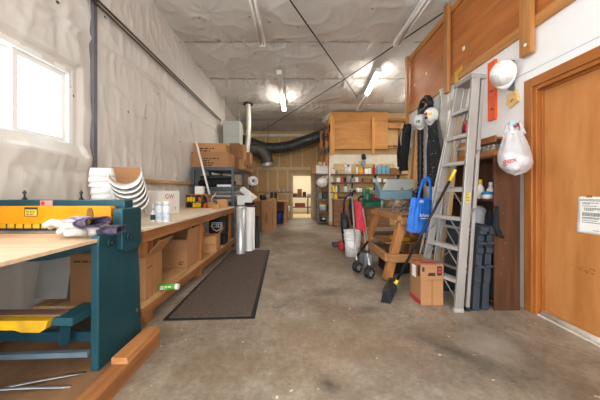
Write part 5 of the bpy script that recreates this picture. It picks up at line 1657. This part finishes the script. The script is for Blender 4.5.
# long timbers and rods leaning behind the ladder
for i, (yb, xb, yt, xt, zt, w_, m) in enumerate(((3.13, 1.70, 3.10, 1.875, 2.02, .055, raw_z), (3.21, 1.70, 3.19, 1.87, 1.95, .045, raw_z), (3.60, 1.76, 3.57, 2.11, 2.1, .05, pine_z), (3.28, 1.68, 3.27, 1.87, 2.1, .035, white_p))):
    g = G().bar((xb, yb, .0), (xt, yt, zt), .022, w_, (1, 0, 0))
    g.v = [Vector((v.x, v.y, max(v.z, 0))) for v in g.v]
    tag(g.out('leaning_board', m, None, bevel=.002), ['widest pale board leaning behind the ladder steps', 'narrow pale board leaning between the wide and the darker board', 'darker pine board leaning behind the ladder', 'thin white strip leaning closest behind the ladder'][i], 'board')
for i, (y, x, zt, m) in enumerate(((3.38, 1.72, 2.0, alu), (3.33, 1.76, 2.1, steel), (3.60, 1.72, 2.3, white), (3.43, 1.78, 1.9, dkmetal))):
    g = G().tube([(x-.12, y, .01), (2.13, y+.03, zt)], .013, 8)
    tag(g.out('leaning_pole', m, None), ['dull aluminium pole leaning behind the ladder', 'shiny steel pole leaning behind the ladder', 'white pole leaning behind the ladder', 'dark pole leaning behind the ladder'][i], 'pole')
for i, (yb, xb, zt, m, w_) in enumerate(((4.62, 1.98, 2.35, raw_z, .09), (4.72, 1.93, 2.2, pine_z, .07), (4.52, 2.0, 2.1, raw_z, .06), (4.86, 1.9, 1.9, raw_z, .08))):
    g = G().bar((xb, yb, 0), (2.125, yb+.03, zt), .02, w_, (1, 0, 0))
    g.v = [Vector((v.x, v.y, max(v.z, 0))) for v in g.v]
    tag(g.out('lumber_board', m, None, bevel=.002), ['tallest pale lumber board between jacket and hose', 'darker pine board beside the tallest lumber', 'shorter pale board next to the black hose', 'short pale board closest to the black jacket'][i], 'board')

# ================================================================== HUNG ON THE WHITE WALL
def hat(label, c, axis, r, stickers=(), visor=True):
    t = thing('hard_hat', label, 'hard hat', tuple(c))
    c = Vector(c); ax = Vector(axis).normalized()
    s_, u_ = frame(ax)
    R_ = Matrix((s_, u_, ax)).transposed()
    G().ell(c, (r, r*1.12, r*1.05), 28, 10, R_, 0, 1).out('shell', hatm, t)
    g = G()
    M3 = R_
    prof = [(r*.98, -.002), (r*1.05, -.010), (r*1.06, -.008), (r*1.0, .008)]
    vs, fs = [], []
    n = 36
    for (q, z) in prof:
        for k in range(n):
            a = 2*pi*k/n
            vz = .30*max(0, -sin(a))**2.2 if visor else 0
            p = Vector((q*cos(a), q*1.12*sin(a)*(1+vz*(1 if q > r else 0)), z-.01*vz))
            vs.append(c+M3 @ p)
    for i in range(3):
        for k in range(n):
            l_ = (k+1) % n
            fs.append((i*n+k, i*n+l_, (i+1)*n+l_, (i+1)*n+k))
    g.add(vs, fs, True); g.out('brim', hatm, t, solid=.003)
    g = G()
    for k in (0,):
        pts = [c+M3 @ Vector((k*r*.28, r*1.14*sin(b), r*1.07*cos(b))) for b in [(-.9+.18*i) for i in range(11)]]
        g.tube(pts, .005, 8)
    g.out('ridge', hatm, t)
    for (a, b, w_, m) in stickers:
        n_ = (M3 @ Vector((sin(a), sin(b), sqrt(max(.05, 1-sin(a)**2-sin(b)**2))))).normalized()
        p = c+M3 @ Vector((r*sin(a), r*1.12*sin(b), r*1.05*sqrt(max(.05, 1-sin(a)**2-sin(b)**2))))
        e1, e2 = frame(n_)
        g = G(); pts = []
        vs = []
        for kk in (-.004, .003):
            for (q, w2) in ((-1, -1), (1, -1), (1, 1), (-1, 1)): vs.append(p+n_*kk+e1*q*w_+e2*w2*w_*.8)
        g.add(vs, [(3, 2, 1, 0), (4, 5, 6, 7), (0, 1, 5, 4), (1, 2, 6, 5), (2, 3, 7, 6), (3, 0, 4, 7)])
        g.out('sticker', m, t, bevel=.001)
    p = Vector((XR-.001, c.y+.05, c.z+.05))
    G().tube([p, c+ax*r*.3], .006, 8).out('hook', dkmetal, t)
    return t
h1 = hat('plain white hard hat hung on the wall above the handsaw', (2.045, 2.655, 2.29), (-.85, -.62, -.22), .106)
g = G()
M_ = None
c = Vector((2.045, 2.655, 2.29)); ax = Vector((-.85, -.62, -.22)).normalized(); s_, u_ = frame(ax)
for i in range(14):
    a, b = random.uniform(-.9, .9), random.uniform(-.9, .9)
    z = 1-sin(a)**2-sin(b)**2
    if z > .15:
        p = c+s_*.106*sin(a)+u_*.1185*sin(b)+ax*.1115*sqrt(z)
        g.ell(p, (.0035, .0035, .0035), 8, 6)
g.out('vent_specks', dkmetal, h1)
hat('white hard hat with dark green sticker hung before the black hose', (1.99, 4.32, 2.25), (-.8, -.8, -.15), .092, [(-.05, -.1, .026, mat('st_green', '#1f7a55', .5))])
hat('white hard hat with yellow and red stickers above the black apron', (2.02, 4.03, 2.26), (-.8, -.7, -.15), .10, [(-.25, .05, .03, yel_p), (.35, .2, .026, mat('st_red', '#a8283f', .5)), (.35, -.28, .026, mat('st_violet', '#5a3b6b', .5))])
# handsaw
sw = thing('hand_saw', 'handsaw with pale wooden handle hanging under the plain hard hat', 'saw', (XR-.01, 2.70, 2.0))
def wallp(px, py, x=XR-.012):
    Y = x*F/(px-CX)
    return Vector((x, Y, H-(py-CY)*Y/F))
bl = [wallp(*q) for q in ((507.5, 90), (514.5, 92), (514, 60), (511, 60))]
g = G(); vs = bl+[p+Vector((.003, 0, 0)) for p in bl]
g.add(vs, [(3, 2, 1, 0), (4, 5, 6, 7), (0, 1, 5, 4), (1, 2, 6, 5), (2, 3, 7, 6), (3, 0, 4, 7)]); g.out('blade', mat('saw_steel', '#7d7f80', .4, .7), sw)
outer = [(506.5, 95), (515, 90), (517.2, 97), (517.5, 101), (513, 105), (509, 108.5), (506.3, 105)]
inner = [(509.8, 101), (513.8, 98), (514, 100), (510.2, 103.2)]
g = G(); A = [wallp(*q, XR-.028) for q in outer]; B = [p+Vector((.022, 0, 0)) for p in A]
n = len(A)
# ring with the finger hole
m_ = []
for i in range(n):
    q = inner[min(3, int(i*4/n))]; m_.append(wallp(*q, XR-.028))
C_ = m_; D_ = [p+Vector((.022, 0, 0)) for p in C_]
g.add(A+C_, [(i, (i+1) % n, n+(i+1) % n, n+i) for i in range(n)])
g.add(B+D_, [(i, n+i, n+(i+1) % n, (i+1) % n) for i in range(n)])
g.add(A+B, [(i, n+i, n+(i+1) % n, (i+1) % n) for i in range(n)])
g.add(C_+D_, [(i, (i+1) % n, n+(i+1) % n, n+i) for i in range(n)])
g.out('handle', mat('saw_handle', '#dcb271', .5, var=.12), sw)
for q in ((511, 96), (514, 94.5)):
    p = wallp(*q, XR-.029); G().cyl(p, p+Vector((-.003, 0, 0)), .006, n=10).out('rivet', steel, sw)
# level
lv = thing('spirit_level', 'orange spirit level hanging upright beside the plain hard hat', 'level', (XR-.02, 2.96, 1.9))
Ya, Yb = 2.145*F/(495-CX), 2.145*F/(488.3-CX)
Z0l, Z1l = 1.90, 2.55
g = G()
for (a, b, c, d) in ((Ya, Yb, Z0l, 2.01), (Ya, Yb, 2.03, 2.21), (Ya, Yb, 2.23, 2.41), (Ya, Yb, 2.43, Z1l), (Ya, Ya+.035, 2.01, 2.03), (Yb-.035, Yb, 2.01, 2.03), (Ya, Ya+.035, 2.21, 2.23), (Yb-.035, Yb, 2.21, 2.23), (Ya, Ya+.035, 2.41, 2.43), (Yb-.035, Yb, 2.41, 2.43)):
    g.box((XR-.026, a, c), (XR-.003, b, d))
g.out('body', orange, lv)
for z in (2.02, 2.22, 2.42):
    G().cyl((XR-.02, Ya+.03, z), (XR-.02, Yb-.03, z), .008, n=10).out('vial', mat('vial', '#57351f', .3), lv)
for y in (Ya-.004, Yb):
    G().box((XR-.030, y, Z0l), (XR-.002, y+.004, Z1l)).out('flange', orange, lv)
# framing square
sq = thing('framing_square', 'yellow framing square hanging on the parapet rail behind the ladder top', 'square', (XR-.035, 3.6, 2.6))
x_ = XR-.036
pts = [wallp(454.6, 91, x_), wallp(457.2, 90, x_), wallp(457.6, 74.5, x_), wallp(462, 69.5, x_), wallp(461.8, 65.5, x_), wallp(454.4, 73, x_)]
g = G(); n = 6; vs = pts+[p+Vector((.006, 0, 0)) for p in pts]
g.add(vs, [(0, 1, 2, 5), (2, 3, 4, 5), (6, 11, 8, 7), (8, 11, 10, 9)]+[(i, i+6, (i+1) % 6+6, (i+1) % 6) for i in range(6)])
g.out('blade', mat('square_yellow', '#d9ac3c', .45), sq)
G().cyl(pts[5]+Vector((-.001, 0, -.02)), pts[5]+Vector((-.004, 0, -.02)), .008, n=10).out('hang_hole', dkmetal, sq)
# silver strips
def strip_(label, y, ztop, zbot, w_, ph):
    g = G()
    def f(u, v):
        z = ztop+(zbot-ztop)*v
        return Vector((XR-.05+.020*sin(v*11+ph)+.012*sin(u*5+v*3), y+(u-.5)*w_*(1+.25*sin(v*9+ph)), z))
    g.sheet(f, 8, 40)
    tag(g.out('metal_flashing', mat('crumpled_tin', '#d2d0cb', .35, .6, var=.25, scale=5, bump=.3, bscale=9), None, solid=.002), label, 'metal strip')
strip_('crumpled silver metal strip hanging beside the black apron', 3.86, 2.62, 1.45, .20, 0)
strip_('second silver strip hanging between the ladder and the crumpled one', 3.66, 2.38, 1.5, .12, 2)
# hose
hs = thing('vacuum_hose', 'black ribbed vacuum hose looped over a peg above the hard hats', 'hose', (2.08, 4.3, .9))
pts = []
for k in range(40): pts.append(Vector((2.08, 4.50, .85+1.6*k/40)))
for k in range(24):
    a = pi-pi*k/23; pts.append(Vector((2.08, 4.33+.17*cos(a), 2.45+.17*sin(a))))
for k in range(14): pts.append(Vector((2.09, 4.16, 2.45-.5*(k+1)/14)))
G().tube(pts, [.046+.004*sin(i*2.3) for i in range(len(pts))], 16).out('hose', black, hs)
G().cyl((XR-.001, 4.33, 2.56), (2.03, 4.33, 2.56), .012, n=10).out('peg', pine_x, hs)
# apron
ap = thing('black_apron', 'black speckled work apron hanging under the stickered hard hat', 'apron', (2.07, 4.1, 1.2))
def apf(s):
    def f(u, v):
        z = 2.17-.95*v
        hw = (.10+.10*min(1, v*2.2)-.03*v)
        return Vector((2.07+s*.03*(1-(2*u-1)**2)+.022*sin(u*9+v*3)*(.3+v), 4.06+(u-.5)*2*hw+.02*sin(v*7), z-.04*sin(u*pi)*v))
    return f
g = G().sheet(apf(-1), 24, 26).sheet(apf(1), 24, 26); g.out('cloth', mat('apron_cloth', '#2b2c30', .9, var=.2, scale=12, bump=.25), ap)
G().tube([(2.07, 3.97, 2.15), (2.09, 4.02, 2.28), (2.09, 4.08, 2.28), (2.07, 4.14, 2.15)], .008, 8).out('neck_strap', black_c, ap)
g = G()
for i in range(16):
    u, v = random.uniform(.2, .8), random.uniform(.05, .9)
    p = apf(-1)(u, v); g.ell(p, (.004, .006, .006), 6, 4)
g.out('paint_specks', white, ap)
# jacket with cap on the corner post
jk = thing('black_jacket', 'black jacket hanging on the corner post of the white wall', 'jacket', (2.03, 4.95, 1.4))
def jf(s):
    def f(u, v):
        z = 2.36-.86*v
        hw = .07+.10*min(1, v*3)**.7-.04*max(0, v-.6)
        x = 2.06-.12*sin(min(1, v*1.4)*pi/2)*.6
        return Vector((x+s*.055*(1-(2*u-1)**2)+.015*sin(u*8+v*5), 4.98+(u-.5)*2*hw, z))
    return f
g = G().sheet(jf(-1), 22, 24).sheet(jf(1), 22, 24); g.out('body', black_c, jk)
for y, s_ in ((4.84, -1), (5.10, 1)):
    G().tube([(2.04, 4.97+s_*.10, 2.30), (2.0, y, 2.12), (1.97, y+.02*s_, 1.85), (1.96, y+.0, 1.58)], [.045, .06, .055, .042], 12).out('sleeve', black_c, jk)
G().tube([(1.99, 5.05, 2.26), (1.965, 5.04, 2.1), (1.96, 5.02, 1.98)], [.015, .02, .012], 8).out('hood_lining', mat('lining_grey', '#b7aea4', .8), jk)
G().cyl((XR-.071, 5.13, 2.38), (2.0, 5.0, 2.40), .008, n=8).out('hook', dkmetal, jk)
# shopping bag
hk = thing('wall_hook', 'grey bracket with a red grip on the white wall beside the door casing', 'hook', (2.1, 2.55, 1.68))
G().box((XR-.012, 2.545, 1.64), (XR-.001, 2.60, 1.73)).out('plate', grey, hk, bevel=.003)
G().tube([(XR-.01, 2.565, 1.69), (2.06, 2.47, 1.70), (1.89, 2.33, 1.705)], .014, 10).out('arm', grey, hk)
G().tube([(2.02, 2.437, 1.702), (1.93, 2.36, 1.705)], .021, 12).out('grip', red, hk)
G().tube([(1.91, 2.345, 1.705), (1.86, 2.305, 1.71)], .019, 12).out('tip', mat('tip_blue', '#9cc0d4', .4), hk)
sb = thing('shopping_bag', 'translucent white shopping bag with red script hanging by the door', 'bag', (1.90, 2.33, 1.25))
def sbf(u, v):
    a = 2*pi*u
    prof = [(0, .0), (.06, .09), (.16, .138), (.28, .152), (.45, .145), (.65, .122), (.85, .095), (1, .07)]
    for (p, q) in zip(prof, prof[1:]):
        if p[0] <= v <= q[0]:
            r = p[1]+(q[1]-p[1])*(v-p[0])/(q[0]-p[0]); break
    z = 1.265+.37*v
    fold = 1+.09*sin(a*7+v*3)*v+.05*noise.noise(Vector((cos(a)*3, sin(a)*3, v*5)))
    return Vector((1.90-.012*v+r*.84*cos(a)*fold, 2.325+r*.70*sin(a)*fold, z+.012*sin(a*3)*(1-v)))
g = G().sheet(sbf, 48, 34); g.out('film', bagm, sb)
for dx in (-.035, .05):
    g = G()
    P_ = [Vector((1.89+dx*1.1, 2.30, 1.61)), Vector((1.895+dx, 2.315, 1.68)), Vector((1.90+dx, 2.34, 1.722)), Vector((1.90+dx, 2.37, 1.70)), Vector((1.89+dx, 2.36, 1.63))]
    g.tube(P_, [.026, .012, .009, .012, .026], 10); g.out('bag_handle', bagm, sb)
g = G()
for i in range(4):
    g.ell((1.86+.07*(i % 2), 2.29+.06*(i//2), 1.34+.04*(i % 3)), (.06, .055, .05), 14, 8)
g.out('contents', mat('bag_contents', '#d7d6d6', .6, var=.15, scale=12), sb)
p = Vector((1.778, 2.232, 1.375))
text('script', 'gex', .07, ink_red, face_M(p, (.62, -.78, .18), (-.1, -.05, 1)), sb)
small('red_pouch', 'small red pouch hanging on the white wall seen through the ladder', 'pouch', (2.09, 3.31, 1.86), (XR-.002, 3.43, 2.0), red, .012)
# notice taped on the door
pn = thing('paper_notice', 'white printed notice taped on the wooden door', 'notice', (XR+.05, 1.95, .8))
def pf(u, v):
    y = 2.11-.225*u; z = .795+.282*v
    x = XR+.0535-.006*(abs(u-.5)*2)**3*(1 if v < .3 else .3)
    return Vector((x, y+(.010*(1-v) if u < .1 else 0), z+(-.004 if u < .1 else 0)))
G().sheet(pf, 10, 12).out('sheet', paper, pn, solid=.0008)
g = G()
r_, u_ = Vector((0, -1, 0)), Vector((0, 0, 1))
ink_t = mat('print_black', '#3a3a3c', .8)
rows = [(.262, .03, .78), (.253, .03, .7), (.236, .1, .5), (.229, .1, .25), (.212, .1, .45), (.196, .16, .66), (.188, .16, .66), (.18, .16, .3), (.160, .1, .78), (.153, .1, .78), (.146, .1, .78), (.139, .1, .6), (.124, .1, .75), (.117, .1, .5), (.10, .1, .45), (.086, .1, .6), (.03, .45, .2)]
for (z, u0, w_) in rows:
    word_lines(g, (XR+.0515, 2.102-.225*u0, .795+z), r_, u_, .225*w_, [1], .0075, .0042)
g.out('printed_lines', ink_t, pn)
G().box((XR+.0505, 2.01, 1.07), (XR+.0545, 2.05, 1.09)).out('tape', tape, pn)
